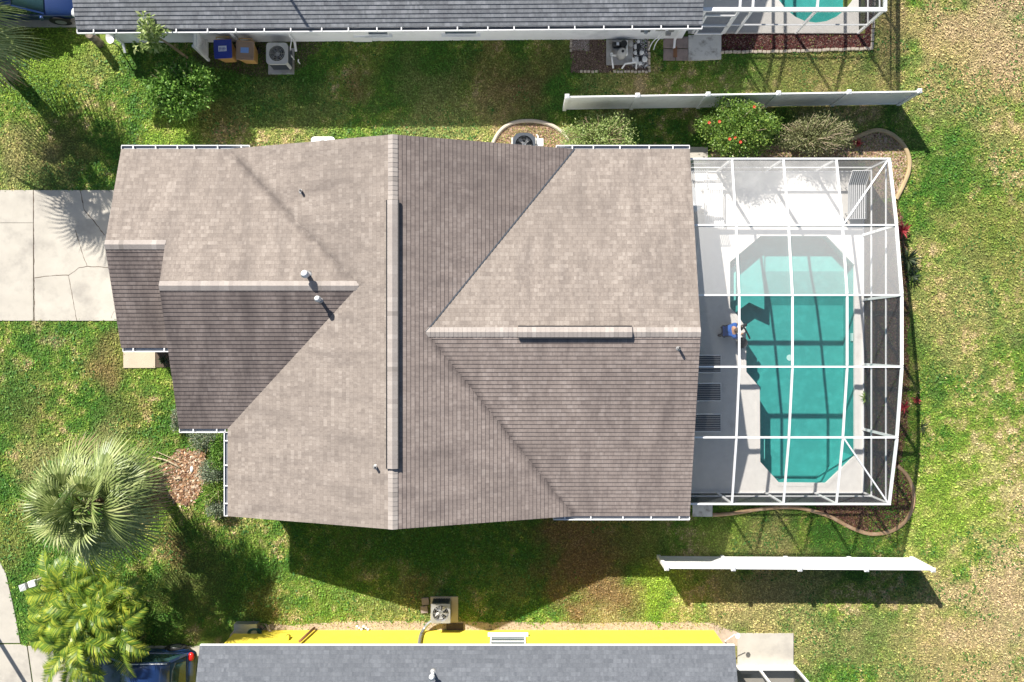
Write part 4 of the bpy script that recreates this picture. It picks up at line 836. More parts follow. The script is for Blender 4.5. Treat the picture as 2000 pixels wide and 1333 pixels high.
# dead frond pieces in the palm bed
def ob1(name, label, cat, mb, m, group=None, bevel=0): return tag(mb.build(name, M[m], None, bevel), label, cat, group)
ob1('dead_frond', 'long pale curved palm frond stalk lying across the litter near the fan palm', 'palm frond', MB().tube(smooth_path([(*G(300, 893), .08), (*G(325, 898), .14), (*G(345, 908), .12), (*G(352, 914), .05)]), [.03] * 12 + [.035] * 13, 6), 'deadwood')
ob1('dead_frond', 'thin upper dead stalk just above the curved palm frond stalk', 'palm frond', MB().tube(smooth_path([(*G(308, 882), .1), (*G(335, 893), .15), (*G(356, 905), .06)]), .016, 6), 'deadwood')
ob1('litter_stone', 'small white stone in the dead palm litter', 'stone', MB().ball((*G(375, 917), .03), (.07, .13, .05), 8, 6), 'white')
ob1('bark_piece', 'pale boot of palm bark lying in the middle of the litter', 'bark', MB().tube([(*G(342, 936), .06), (*G(352, 933), .09), (*G(356, 939), .05)], [.03, .06, .03], 6), 'deadwood')
# ================================================================ curbs
def curb(name, label, pts, m, w=.17, h=.10):
    p = smooth_path([Vector((*G(*q), 0)) for q in pts], 7); return tag(MB().ribbon(p, w, -.03, h).build(name, M[m]), label, 'curb')
curb('garden_curb', 'terracotta bed edging sweeping round the lower right of the enclosure', [(1392, 1006), (1430, 1003), (1480, 995), (1530, 991), (1570, 994), (1620, 1009), (1660, 1030), (1700, 1043), (1740, 1037), (1768, 1017), (1782, 988), (1782, 955), (1770, 928), (1752, 910)], 'curb', .15)
curb('garden_curb', 'tan bed edging looping round the upper right corner of the enclosure', [(1662, 274), (1690, 261), (1715, 255), (1742, 264), (1764, 285), (1775, 310), (1774, 335), (1765, 360), (1750, 390)], 'curb_tan', .17)
curb('garden_curb', 'pale curved bed edging around the black air conditioner', [(962, 282), (970, 266), (984, 250), (1005, 240), (1030, 237), (1055, 239), (1080, 247), (1102, 262), (1112, 275)], 'curb_pale', .15)
def blocks(grp, pts, step, sz, m, what):
    pr = None; k = 0
    pth = []; pts = [Vector(G(*p)) for p in pts]
    for a, b in zip(pts[:-1], pts[1:]):
        n = max(1, int((b - a).length / step)); pth += [(a.lerp(b, i / n), math.atan2((b - a).y, (b - a).x)) for i in range(n)]
    for p, ang in pth:
        if pr is None: pr = MB().box(-sz[0] / 2, sz[0] / 2, -sz[1] / 2, sz[1] / 2, 0, sz[2]).build('edging_block', M[m], None, .012); tag(pr, what, 'edging block', grp); o = pr
        else: o = pr.copy(); link(o)
        o.location = (p.x + random.uniform(-.01, .01), p.y + random.uniform(-.015, .015), -.01); o.rotation_euler = (0, 0, ang + random.uniform(-.12, .12))
blocks('edging blocks along the red mulch bed', [(1410, 103), (1500, 102), (1600, 99), (1697, 96), (1702, 95), (1706, 20), (1707, -10)], .155, (.135, .10, .10), 'curb_pale', 'little pale block in the row edging the red mulch bed')
blocks('edging blocks round the pool pump bed', [(1135, 141), (1172, 141)], .13, (.1, .09, .08), 'curb_pale', 'small pale block edging the pool pump bed')
blocks('edging blocks round the pool pump bed', [(1200, 141), (1262, 141), (1268, 139), (1267, 78)], .13, (.1, .09, .08), 'curb_pale', 'x')
blocks('edging blocks round the pool pump bed', [(1115, 78), (1115, 105)], .13, (.1, .09, .08), 'curb_pale', 'x')
for o in bpy.data.objects:
    if o.get('label') == 'x': o['label'] = 'small pale block edging the pool pump bed'
# ================================================================ air conditioners
def ring_plate(mb, w, d, r, z, th, cr=.1, n=48, open_=True):
    """rounded-rectangle plate with a round hole"""
    vs = []
    for k in range(n):
        a = 2 * math.pi * k / n; c, s = math.cos(a), math.sin(a); hw, hd = w / 2, d / 2; q = min(hw / abs(c) if abs(c) > 1e-6 else 9, hd / abs(s) if abs(s) > 1e-6 else 9); x, y = c * q, s * q
        ex = max(0, abs(x) - (hw - cr)); ey = max(0, abs(y) - (hd - cr))
        if ex > 0 and ey > 0:
            l = math.hypot(ex, ey); ex, ey = ex / l * cr, ey / l * cr; x = math.copysign(hw - cr + ex, x); y = math.copysign(hd - cr + ey, y)
        vs.append((x, y)); 
    V = [(x, y, z) for x, y in vs] + [(x, y, z + th) for x, y in vs] + [(r * math.cos(2 * math.pi * k / n), r * math.sin(2 * math.pi * k / n), z + th) for k in range(n)] + [(r * math.cos(2 * math.pi * k / n), r * math.sin(2 * math.pi * k / n), z) for k in range(n)]
    mb.add(V, [(i * n + k, i * n + (k + 1) % n, (i + 1) * n + (k + 1) % n, (i + 1) * n + k) for i in range(3) for k in range(n)]); return mb
def ac(label, c, w, h, body, top, rz=0, blades=5, cr=.12, bladem='charcoal', group=None, roundish=False, rim=.80):
    t = thing('air_conditioner', label, 'air conditioner', c, rz, group); r = w / 2 * rim
    m = MB(); ring_plate(m, w * .96, w * .96, w * .40, .06, h - .10, cr); m.build('cabinet', M[body], t)
    lv = MB()
    for k in range(10):
        z = .1 + k * (h - .22) / 10
        for s in (-1, 1): lv.box(-w * .38, w * .38, s * w * .486 - .006, s * w * .486 + .006, z, z + .035).box(s * w * .486 - .006, s * w * .486 + .006, -w * .38, w * .38, z, z + .035)
    lv.build('louvres', M['charcoal'], t)
    m = MB(); ring_plate(m, w, w, r, h - .04, .05, cr); m.build('top_panel', M[top], t)
    MB().cyl((0, 0, .07), w * .39, .02, 24).build('floor_plate', M['dark'], t)
    m = MB()
    for k in range(blades):
        a = 6.28 * k / blades + .5; p = [Vector((math.cos(a + o_) * rr_, math.sin(a + o_) * rr_, zz)) for o_, rr_, zz in ((0, .05, h - .14), (.15, r * .9, h - .17), (.75, r * .86, h - .11), (.8, .06, h - .10))]; m.add(p, [(0, 1, 2, 3)])
    m.build('fan_blades', M[bladem], t); MB().cyl((0, 0, h - .2), .075, .14, 16).build('fan_hub', M['graymetal'], t)
    m = MB()
    for q in (.35, .6, .82, .99): 
        pts = [(r * q * math.cos(6.2832 * k / 28), r * q * math.sin(6.2832 * k / 28), h + .012) for k in range(29)]; m.tube(pts, .005, 4)
    for k in range(8): a = 6.28 * k / 8; m.tube([(0, 0, h + .02), (r * math.cos(a), r * math.sin(a), h + .012)], .005, 4)
    m.build('fan_guard', M[top], t); return t
def slab(name, label, c, w, d, th, m, rz=0):
    o = MB().box(-w / 2, w / 2, -d / 2, d / 2, 0, th).build(name, M[m], None, .01); o.location = c; o.rotation_euler = (0, 0, rz); return tag(o, label, 'pad')
a1 = P(541, 106, .85); slab('equipment_pad', 'grey pad under the large beige air conditioner by the bins', (*G(550, 121), 0), .98, .98, .09, 'galv')
ac('large beige air conditioner beside the two wheeled bins', (*G(553, 119.5), .09), .80, .80, 'beigemetal', 'beigemetal', cr=.12, bladem='charcoal', rim=.74)
ob1('drain_pipe', 'white drain pipe elbow bending over beside the beige air conditioner', 'pipe', MB().tube([(*G(578, 78), .95), (*G(578, 92), .7), (*G(571, 112), .45), (*G(577, 120), .2)], .022, 8), 'alu')
ob1('pipe_stub', 'short white pipe standing in grass right of the beige air conditioner', 'pipe', MB().tube([(*G(586, 125), 0), (*G(586, 125), .3)], .02, 8).tube([(*G(586, 125), .3), (*G(587, 121), .32)], .025, 8), 'alu')
slab('equipment_pad', 'pad below the black air conditioner', (*G(1023, 294), 0), .95, .95, .07, 'old_concrete')
ac('black rounded air conditioner in the litter bed above the dark roof slope', (*G(1023, 292), .07), .84, .82, 'charcoal', 'charcoal', cr=.30, bladem='galv', rim=.78)
ob1('condenser_box', 'white valve box fixed at the right side of the black air conditioner', 'valve box', MB().box(G(1047, 0)[0], G(1060, 0)[0], G(0, 292)[1], G(0, 278)[1], .2, .62).tube([(*G(1050, 292), .1), (*G(1050, 272), .5), (*G(1048, 266), .2)], .03, 8), 'alu')
ac('pale air conditioner mostly hidden under the upper left roof edge', (*G(640, 300), .05), .88, .80, 'beigemetal', 'white', rim=.72)
slab('equipment_pad', 'tan pad under the silver air conditioner by the yellow wall', (*G(868, 1190), 0), 1.05, .98, .07, 'concrete_tan')
c_ = (*G(864, 1186), .07); ac('silver air conditioner in front of the yellow wall', c_, .72, .75, 'galv', 'galv', cr=.02, bladem='galv', rim=.84)
g = MB()
for k in range(7): g.box(-.32 + k * .095, -.27 + k * .095, .358, .375, .1, .68)
g.build('coil_grille', M['charcoal'], [o for o in bpy.data.objects if o.get('label') == 'silver air conditioner in front of the yellow wall'][0])
ob1('line_set', 'fat insulated pipe running from the silver air conditioner up the yellow wall', 'pipe', MB().tube(smooth_path([(*G(851, 1205), .35), (*G(838, 1214), .3), (*G(828, 1226), .35), (P(822, 1240, .8).x, -10.93, .9), (P(819, 1250, 1.8).x, -10.93, 1.9), (P(817, 1250, 2.5).x, -10.93, 2.55)]), .065, 10), 'graymetal')
for (u, v, lab) in ((831, 1174, 'upper brown paver leaning left of the silver air conditioner pad'), (829, 1190, 'lower brown paver left of the silver air conditioner pad')):
    slab('paver', lab, (*G(u, v), 0), .27, .27, .09, 'brick', .1)
tag(MB().box(*[x for x in (G(872, 0)[0], G(905, 0)[0])], G(0, 1232)[1] + .02, G(0, 1218)[1], 0, .04).build('mud_patch', M['soil']), kind='structure')
# ================================================================ bins, partition, dish, stump
def bin_(label, c, lidm, bodym, lab, rz):
    t = thing('wheeled_bin', label, 'bin', c, rz, 'wheeled bins by the partition'); m = MB(); w0, d0, w1, d1, h = .44, .46, .60, .68, .98
    vs = [(x * w0 / 2, y * d0 / 2, .08) for x, y in ((-1, -1), (1, -1), (1, 1), (-1, 1))] + [(x * w1 / 2, y * d1 / 2, h) for x, y in ((-1, -1), (1, -1), (1, 1), (-1, 1))]
    m.add(vs, [(3, 2, 1, 0), (0, 1, 5, 4), (1, 2, 6, 5), (2, 3, 7, 6), (3, 0, 4, 7), (4, 5, 6, 7)]); m.build('bin_body', M[bodym], t, .03)
    MB().box(-w1 / 2 - .02, w1 / 2 + .02, -d1 / 2 - .02, d1 / 2 + .02, h - .05, h).build('rim', M[bodym], t, .015)
    m = MB(); m.prism([(-.31, -.37), (.31, -.37), (.33, -.30), (.33, .33), (-.33, .33), (-.33, -.30)], h + .002, h + .05).box(-.24, .24, -.30, .27, h + .051, h + .075); l = m.build('lid', M[lidm], t, .015)
    MB().box(-.15, .15, -.12, .08, h + .076, h + .08).build('sticker', M[lab], l)
    if lab == 'label':
        m = MB()
        for k in range(5): m.box(-.12 + k * .05, -.10 + k * .05, -.10, .04, h + .0805, h + .083)
        m.box(-.13, .13, -.03, -.02, h + .0835, h + .085).build('sticker_print', M['blue_lid'], l)
    else: MB().box(-.02, .04, -.08, .04, h + .0805, h + .083).build('sticker_print', M['label_blue'], l)
    MB().tube([(-.24, .38, h - .02), (-.24, .43, h), (.24, .43, h), (.24, .38, h - .02)], .02, 8).build('handle', M[bodym], t)
    for s in (-1, 1): MB().tube([(s * .25 - .04, .27, .12), (s * .25 + .04, .27, .12)], .12, 14).build('wheel', M['rubber'], t)
    return t
bin_('wheeled bin with a bright blue lid next to the partition', (*G(452, 112), 0), 'blue_lid', 'tan_bin', 'label', .05)
bin_('wheeled bin with a brown lid between the blue lidded bin and the air conditioner', (*G(494, 115), 0), 'brown_bin', 'tan_bin', 'label_blue', -.03)
t = thing('partition_fence', 'short white slatted partition standing out from the white wall left of the bins', 'fence'); xp = G(408, 0)[0]; y0_, y1_ = G(0, 119)[1], 11.35
for k in range(7): MB().box(xp - .02, xp + .02, y0_ + .06 + k * (y1_ - y0_ - .1) / 7, y0_ + .045 + (k + 1) * (y1_ - y0_ - .1) / 7, .1, 1.65).build('slat', M['white'], t)
MB().box(xp - .045, xp + .045, y0_ - .03, y0_ + .05, 0, 1.7).build('fence_post', M['white'], t); MB().box(xp + .022, xp + .06, y0_ + .05, y1_, .3, .4).box(xp + .022, xp + .06, y0_ + .05, y1_, 1.35, 1.45).build('fence_rail', M['white'], t)
t = thing('satellite_dish', 'grey satellite dish on a short pole near the corner of the grey roof', 'satellite dish'); b_ = Vector((*G(232, 92), 0)); d_ = P(216, 73, 1.0)
MB().tube([b_, (b_.x, b_.y, .95)], .025, 8).build('pole', M['galv'], t); m = MB(); vs = [(0, 0, -.03)]; n_ = 16
m.add([(d_.x, d_.y, 1.0)] + [(d_.x + .17 * math.cos(6.283 * k / n_), d_.y + .24 * math.sin(6.283 * k / n_), 1.04) for k in range(n_)], [(0, 1 + k, 1 + (k + 1) % n_) for k in range(n_)]); dd_ = m.build('dish', M['galv'], t); sd_ = dd_.modifiers.new('s', 'SOLIDIFY'); sd_.thickness = .02
ob1('palm_stump', 'cut palm stump with a hollow brown top below the grey roof corner', 'stump', MB().tube([(*G(196, 86), 0), (*G(197, 85), .6), (*G(197, 84), .95)], [.16, .14, .15], 12), 'bark')
# ================================================================ pool equipment of the white house
tag(MB().box(G(1184, 0)[0], G(1236, 0)[0], G(0, 128)[1], G(0, 79)[1], -.05, .09).build('pump_pad', M['galv'], None, .01), 'square concrete pad carrying the pool pump and filter', 'pad')
zf = .09; t = thing('pool_filter', 'tan pool filter tank in the middle of the pump pad', 'pool filter'); c = Vector((*G(1212, 112), zf))
MB().cyl(c + Vector((0, 0, .05)), .17, .42, 20).ball(c + Vector((0, 0, .47)), (.17, .17, .13), 16, 8).cyl(c, .14, .05, 20).build('tank', M['tan_bin'] if False else M['beigemetal'], t); MB().cyl(c + Vector((0, 0, .58)), .05, .07, 12).build('valve', M['black'], t)
t = thing('pool_pump', 'black pool pump beside the white wall on the pump pad', 'pool pump'); c = Vector((*G(1208, 92), zf))
MB().tube([c + Vector((-.26, 0, .16)), c + Vector((.05, 0, .16))], .11, 16).box(c.x - .2, c.x - .0, c.y - .09, c.y + .09, zf, zf + .08).build('motor', M['black'], t); MB().cyl(c + Vector((.16, 0, .0)), .11, .28, 16).cyl(c + Vector((.16, 0, .28)), .125, .03, 16).build('strainer', M['black'], t); MB().box(c.x - .12, c.x - .02, c.y - .06, c.y + .05, zf + .272, zf + .29).build('nameplate', M['label'], t)
MB().cyl(c + Vector((.42, .02, .0)), .10, .24, 16).build('chlorinator', M['galv'], t)
def W(u, v, z): return (*G(u, v), z)
t = thing('pool_pipes', 'white pipes joining the pool pump, filter and ground', 'pipework')
for pts in ([W(1222, 86, .35), W(1222, 114, .35), W(1216, 116, .35)], [W(1202, 114, .3), W(1192, 113, .3), W(1193, 112, .1)], [W(1193, 112, .25), W(1197, 136, .12)], [W(1214, 136, .1), W(1220, 128, .2), W(1236, 126, .22), W(1245, 126, .2)], [W(1242, 126, .2), W(1242, 136, .05)], [W(1234, 118, .3), W(1236, 126, .2)]):
    MB().tube(pts, .035, 8).build('pipe', M['white'], t)
for (u, v) in ((1193, 110), (1236, 124), (1222, 86)): MB().cyl((*G(u, v), .08), .05, .2, 10).build('valve', M['white'], t)
RK = 'large rocks beside the pool pump'
for i, (u, v, s, m, lab) in enumerate(((1247, 92, .10, 'black', 'black rock highest up'), (1246, 103, .09, 'black', 'black rock in the middle'), (1249, 116, .09, 'black', 'black rock lowest down'), (1241, 92, .08, 'white', 'white rock left of the highest black rock'), (1241, 104, .09, 'white', 'white rock left of the middle black rock'), (1253, 104, .10, 'white', 'white rock right of the middle black rock'), (1243, 117, .10, 'white', 'white rock left of the lowest black rock'), (1259, 117, .11, 'white', 'white rock right of the lowest black rock'), (1250, 125, .08, 'white', 'long white rock below the lowest black rock'), (1247, 82, .07, 'white', 'white rock nearest the white wall'))):
    m_ = MB().ball((*G(u, v), s * .4), (s, s * random.uniform(.8, 1.3), s * .6), 9, 6); m_.v = [(x + random.uniform(-.012, .012), y + random.uniform(-.012, .012), z) for x, y, z in m_.v]; ob1('rock', lab + ' in the pump bed', 'rock', m_, m, RK)
for i, (u, v, lab) in enumerate(((1307, 84, 'upper left'), (1332, 84, 'upper right'), (1307, 108, 'lower left'), (1332, 108, 'lower right'))):
    slab('paver', lab + ' pink-grey paver of the four under the white downspout', (*G(u, v), 0), .455, .44, .06, 'brick', 0)['group'] = 'four pavers under the downspout'
ob1('splash_block', 'reddish splash block below the white downspout', 'splash block', MB().box(-.07, .07, -.3, .1, .061, .1), 'copper').location = (*G(1318, 98), 0)
# ================================================================ yellow house yard bits
t = thing('garden_hose', 'coiled dark green garden hose against the yellow wall', 'hose'); pts = []
for k in range(150): a = k * .42; r = .10 + .10 * (k % 50) / 50; pts.append((G(503, 0)[0] + r * math.cos(a) * 1.3, G(0, 1229)[1] - .0 + r * math.sin(a) * .8, .35 + .0006 * k))
MB().tube(pts, .013, 6).build('coil', M['teal_hose'], t); MB().tube([pts[-1], (*G(516, 1226), .2), (*G(524, 1222), .02)], .013, 6).build('hose_end', M['teal_hose'], t); MB().cyl((pts[0][0], G(0, 1229)[1], 0), .05, .35, 10).build('reel_stand', M['charcoal'], t)
mm = MB()
for i in range(6): mm.ball((*G(698 + i * 4.3, 1223 + (i % 3) * 3), .05 + .02 * (i % 2)), (.055, .05, .045), 8, 5)
ob1('crumpled_bag', 'crumpled white bag lying on the sand strip by the yellow wall', 'bag', mm, 'white'); 
mm = MB()
for i in range(4): mm.ball((*G(701 + i * 5, 1227 + (i % 2) * 2), .035), (.05, .03, .03), 8, 5)
ob1('black_cap', 'black plastic scraps tangled against the white bag', 'scraps', mm, 'black')
ob1('broken_branch', 'broken pale branch leaning at the left end of the yellow wall', 'branch', MB().tube([W(520, 1220, .05), W(530, 1228, .25), W(537, 1235, .1)], [.03, .05, .02], 6).tube([W(529, 1217, .3), W(530, 1232, .1)], .02, 6), 'deadwood')
t = thing('satellite_dish', 'white dish on a pole at the right end of the yellow wall', 'satellite dish'); MB().tube([W(1417, 1255, .0), (P(1417, 1252, 1.0))], .025, 8).tube([P(1417, 1252, 1.0), P(1436, 1239, 1.1)], .015, 6).build('pole', M['white'], t)
c = P(1440, 1241, 1.1); MB().add([tuple(c)] + [(c.x + .09 * math.cos(6.283 * k / 16), c.y + .11 * math.sin(6.283 * k / 16), c.z + .05) for k in range(16)], [(0, 1 + k, 1 + (k + 1) % 16) for k in range(16)]).build('dish', M['white'], t)
# street lamp outside the left edge whose shadow crosses the driveway
t = thing('lamp_post', 'slim lamp post throwing its shadow over the lower left driveway', 'lamp post', (*G(-38, 1192), 0)); MB().cyl((0, 0, 0), .085, 4.2, 12, .07).build('pole', M['galv'], t); MB().cyl((0, 0, 4.2), .16, .3, 12, .1).build('lamp_head', M['charcoal'], t)
# white letter box things at left edge
t = thing('mailbox', 'white and striped grey box standing between the two palms at left', 'mailbox', (*G(82, 1130), 0), .3); MB().box(-.04, .04, -.04, .04, 0, .95).build('post', M['white'], t); MB().box(-.22, .04, -.12, .12, .95, 1.2).build('box', M['graymetal'], t, .02); MB().box(.09, .36, -.10, .14, .95, 1.14).build('box', M['white'], t, .03)
m = MB()
for k in range(5): m.box(-.20 + k * .048, -.18 + k * .048, -.121, .121, 1.2015, 1.205)
m.build('stripes', M['white'], t)
# ================================================================ furniture on the pool deck
def lounger(label, c, rz, back=.5, strap='alu', fr='alu', gap=9, hw=.017, shade_sheet=False, L=1.9):
    t = thing('strap_lounger', label, 'lounger', (c[0], c[1], ZD), rz, 'strap loungers on the pool deck'); w = .66; hz = .33; bl = L * .33; bx = L / 2 - bl; ez = hz + math.sin(back) * bl; ex = bx + math.cos(back) * bl
    MB().tube([(-L / 2, -w / 2, hz), (bx, -w / 2, hz), (ex, -w / 2, ez), (ex, w / 2, ez), (bx, w / 2, hz), (-L / 2, w / 2, hz), (-L / 2, -w / 2, hz)], .02, 8).build('frame', M[fr], t)
    m = MB()
    for k in range(gap):
        y = -w / 2 + .06 + k * (w - .12) / (gap - 1)
        V = []
        for (x, z) in ((-L / 2, hz), (-L / 4, hz - .015), (bx, hz), (bx + (ex - bx) * .5, hz + (ez - hz) * .5 - .02), (ex, ez)): V += [(x, y - hw, z + .012), (x, y + hw, z + .012)]
        m.add(V, [(2 * i, 2 * i + 1, 2 * i + 3, 2 * i + 2) for i in range(4)])
    m.build('straps', M[strap], t)
    if shade_sheet: MB().add([(-L / 2, -w / 2 + .02, hz - .03), (bx, -w / 2 + .02, hz - .03), (bx, w / 2 - .02, hz - .03), (-L / 2, w / 2 - .02, hz - .03), (ex, -w / 2 + .02, ez - .03), (ex, w / 2 - .02, ez - .03)], [(0, 1, 2, 3), (1, 4, 5, 2)]).build('shade_sheet', M['charcoal'], t)  # dark sheet added under the straps to stand in for their shadow
    for x in (-L / 2 + .25, bx - .05):
        for y in (-w / 2, w / 2): MB().tube([(x, y, hz - .021), (x, y, 0)], .018, 8).build('leg', M[fr], t)
    return t
lounger('white strap lounger in the upper right corner of the enclosure', (G(1666, 0)[0], G(0, 382)[1]), math.pi / 2, .75, gap=8, hw=.019, shade_sheet=True)
for (v, lab) in ((711, 'uppermost of the three strap loungers half under the right roof edge'), (766, 'middle of the three strap loungers half under the right roof edge'), (826, 'lowest of the three strap loungers half under the right roof edge')):
    lounger(lab, (P(1407, v, .35).x - .95, P(1407, v, .35).y), math.pi, .45, 'charcoal', gap=9, hw=.023)
lounger('white strap lounger below the round table, seen through the hazy panel', (P(1392, 0, .3).x, P(0, 402, .3).y), -math.pi / 2, .5); lounger('short white strap chair tight against the roof edge above the round table', (P(1364, 0, .3).x, P(0, 344, .3).y), math.pi / 2, .9, L=1.05)
t = thing('round_table', 'round white table half hidden by the roof edge on the pool deck', 'table', (P(1349, 0, .72).x, P(0, 391, .72).y, ZD)); MB().cyl((0, 0, .68), .48, .03, 36).build('tabletop', M['alu'], t, .008); MB().cyl((0, 0, .02), .04, .66, 12).build('pedestal', M['alu'], t); MB().cyl((0, 0, 0), .25, .02, 20).build('base', M['alu'], t)
t = thing('bucket', 'round dark bucket standing at the pool edge beside the crouching person', 'bucket', (*G(1447, 670), ZD + .013)); MB().cyl((0, 0, 0), .17, .10, 24, .2).build('bucket_body', M['black'], t); MB().tube([(.2 * math.cos(a), .2 * math.sin(a), .105) for a in [i * .2618 for i in range(25)]], .012, 6).build('rim', M['charcoal'], t)
# ================================================================ person
def skinmesh(name, vs, es, rs, m, parent=None, sub=2):
    me = bpy.data.meshes.new(name); me.from_pydata(vs, es, []); me.materials.append(m); o = link(bpy.data.objects.new(name, me)); o.parent = parent
    me.skin_vertices or o.modifiers.new('skin', 'SKIN')
    if not any(k.type == 'SKIN' for k in o.modifiers): o.modifiers.new('skin', 'SKIN')
    for i, r in enumerate(rs): me.skin_vertices[0].data[i].radius = (r, r) if not isinstance(r, tuple) else r
    me.skin_vertices[0].data[0].use_root = True
    s = o.modifiers.new('sub', 'SUBSURF'); s.levels = sub; s.render_levels = sub
    for p in me.polygons: p.use_smooth = True
    return o
pr = thing('person', 'person in a blue shirt and jeans crouching at the pool edge under the enclosure', 'person', (8.02, .38, ZD), .05)
B = {'pelvis': (0, 0, .36, .13), 'spine': (.10, 0, .56, .125), 'chest': (.22, 0, .76, .14), 'neck': (.25, 0, .92, .055), 'head': (.28, 0, 1.03, .088), 'crown': (.27, 0, 1.10, .075), 'nose': (.375, 0, 1.01, .018),
     'ls': (.22, .20, .78, .07), 'le': (.42, .24, .56, .045), 'lw': (.58, .14, .40, .03), 'lh': (.63, .12, .36, .03), 'rs': (.22, -.20, .78, .07), 're': (.40, -.26, .55, .045), 'rw': (.56, -.16, .42, .03), 'rh': (.61, -.14, .38, .03),
     'lp': (.02, .11, .33, .10), 'lk': (.34, .17, .40, .065), 'la': (.16, .16, .09, .045), 'lt': (.32, .17, .035, .035), 'rp': (.02, -.11, .30, .10), 'rk': (.30, -.14, .07, .065), 'ra': (-.06, -.16, .07, .045), 'rt': (-.2, -.16, .05, .035)}
for s_, y in (('l', .12), ('r', -.14)):
    hx = B[s_ + 'h']
    for f in range(4): B[f'{s_}f{f}'] = (hx[0] + .055, hx[1] + (-.027 + f * .018), hx[2] - .03, .0085); B[f'{s_}g{f}'] = (hx[0] + .075, hx[1] + (-.027 + f * .018), hx[2] - .062, .0075)
    B[s_ + 'th'] = (hx[0] + .02, hx[1] - .05 * (1 if s_ == 'l' else -1), hx[2] - .03, .01)
K_ = list(B); E_ = [('pelvis', 'spine'), ('spine', 'chest'), ('chest', 'neck'), ('neck', 'head'), ('head', 'crown'), ('head', 'nose'), ('chest', 'ls'), ('ls', 'le'), ('le', 'lw'), ('lw', 'lh'), ('chest', 'rs'), ('rs', 're'), ('re', 'rw'), ('rw', 'rh'), ('pelvis', 'lp'), ('lp', 'lk'), ('lk', 'la'), ('la', 'lt'), ('pelvis', 'rp'), ('rp', 'rk'), ('rk', 'ra'), ('ra', 'rt')]
for s_ in 'lr':
    for f in range(4): E_ += [(s_ + 'h', f'{s_}f{f}'), (f'{s_}f{f}', f'{s_}g{f}')]
    E_.append((s_ + 'h', s_ + 'th'))
skinmesh('body', [B[k][:3] for k in K_], [(K_.index(a), K_.index(b)) for a, b in E_], [B[k][3] for k in K_], M['skin'], pr)
def cloth(name, keys, edges, grow, m, cut=None):
    vs = [B[k][:3] if k not in (cut or {}) else tuple(cut[k]) for k in keys]; skinmesh(name, vs, [(keys.index(a), keys.index(b)) for a, b in edges], [B[k][3] + grow for k in keys], M[m], pr)
cloth('shirt', ['spine', 'pelvis', 'chest', 'ls', 'le', 'rs', 're'], [('spine', 'pelvis'), ('spine', 'chest'), ('chest', 'ls'), ('ls', 'le'), ('chest', 'rs'), ('rs', 're')], .05, 'shirt', {'le': (.36, .23, .63), 're': (.35, -.25, .61), 'pelvis': (.03, 0, .42)})
cloth('jeans', ['pelvis', 'lp', 'lk', 'la', 'rp', 'rk', 'ra'], [('pelvis', 'lp'), ('lp', 'lk'), ('lk', 'la'), ('pelvis', 'rp'), ('rp', 'rk'), ('rk', 'ra')], .035, 'jeans')
for k, q in (('lt', 'la'), ('rt', 'ra')):
    a, b = Vector(B[q][:3]), Vector(B[k][:3]); MB().tube([a + Vector((0, 0, -.02)), a.lerp(b, .5) + Vector((0, 0, -.01)), b, b + (b - a) * .25], [.05, .055, .05, .02], 10).build('shoe', M['black'], pr)
MB().ball((.245, 0, 1.045), (.09, .088, .085), 14, 8).build('hair', M['hair'], pr)
for s in (-1, 1): MB().ball((.355, s * .032, 1.04), (.012, .014, .01), 8, 6).build('eye', M['dark'], pr); MB().ball((.285, s * .092, 1.02), (.022, .012, .032), 8, 6).build('ear', M['skin'], pr)
t = thing('pool_hose', 'black tool and hose reaching from the crouching person into the pool', 'pool hose'); MB().tube(smooth_path([(8.60, .42, .50), (8.75, .50, .30), (8.90, .32, .16), (9.05, .10, .0)]), .035, 8).build('hose', M['black'], t); MB().tube([(8.55, .50, .42), (8.82, .62, .36)], .06, 10).build('tool_head', M['black'], t)
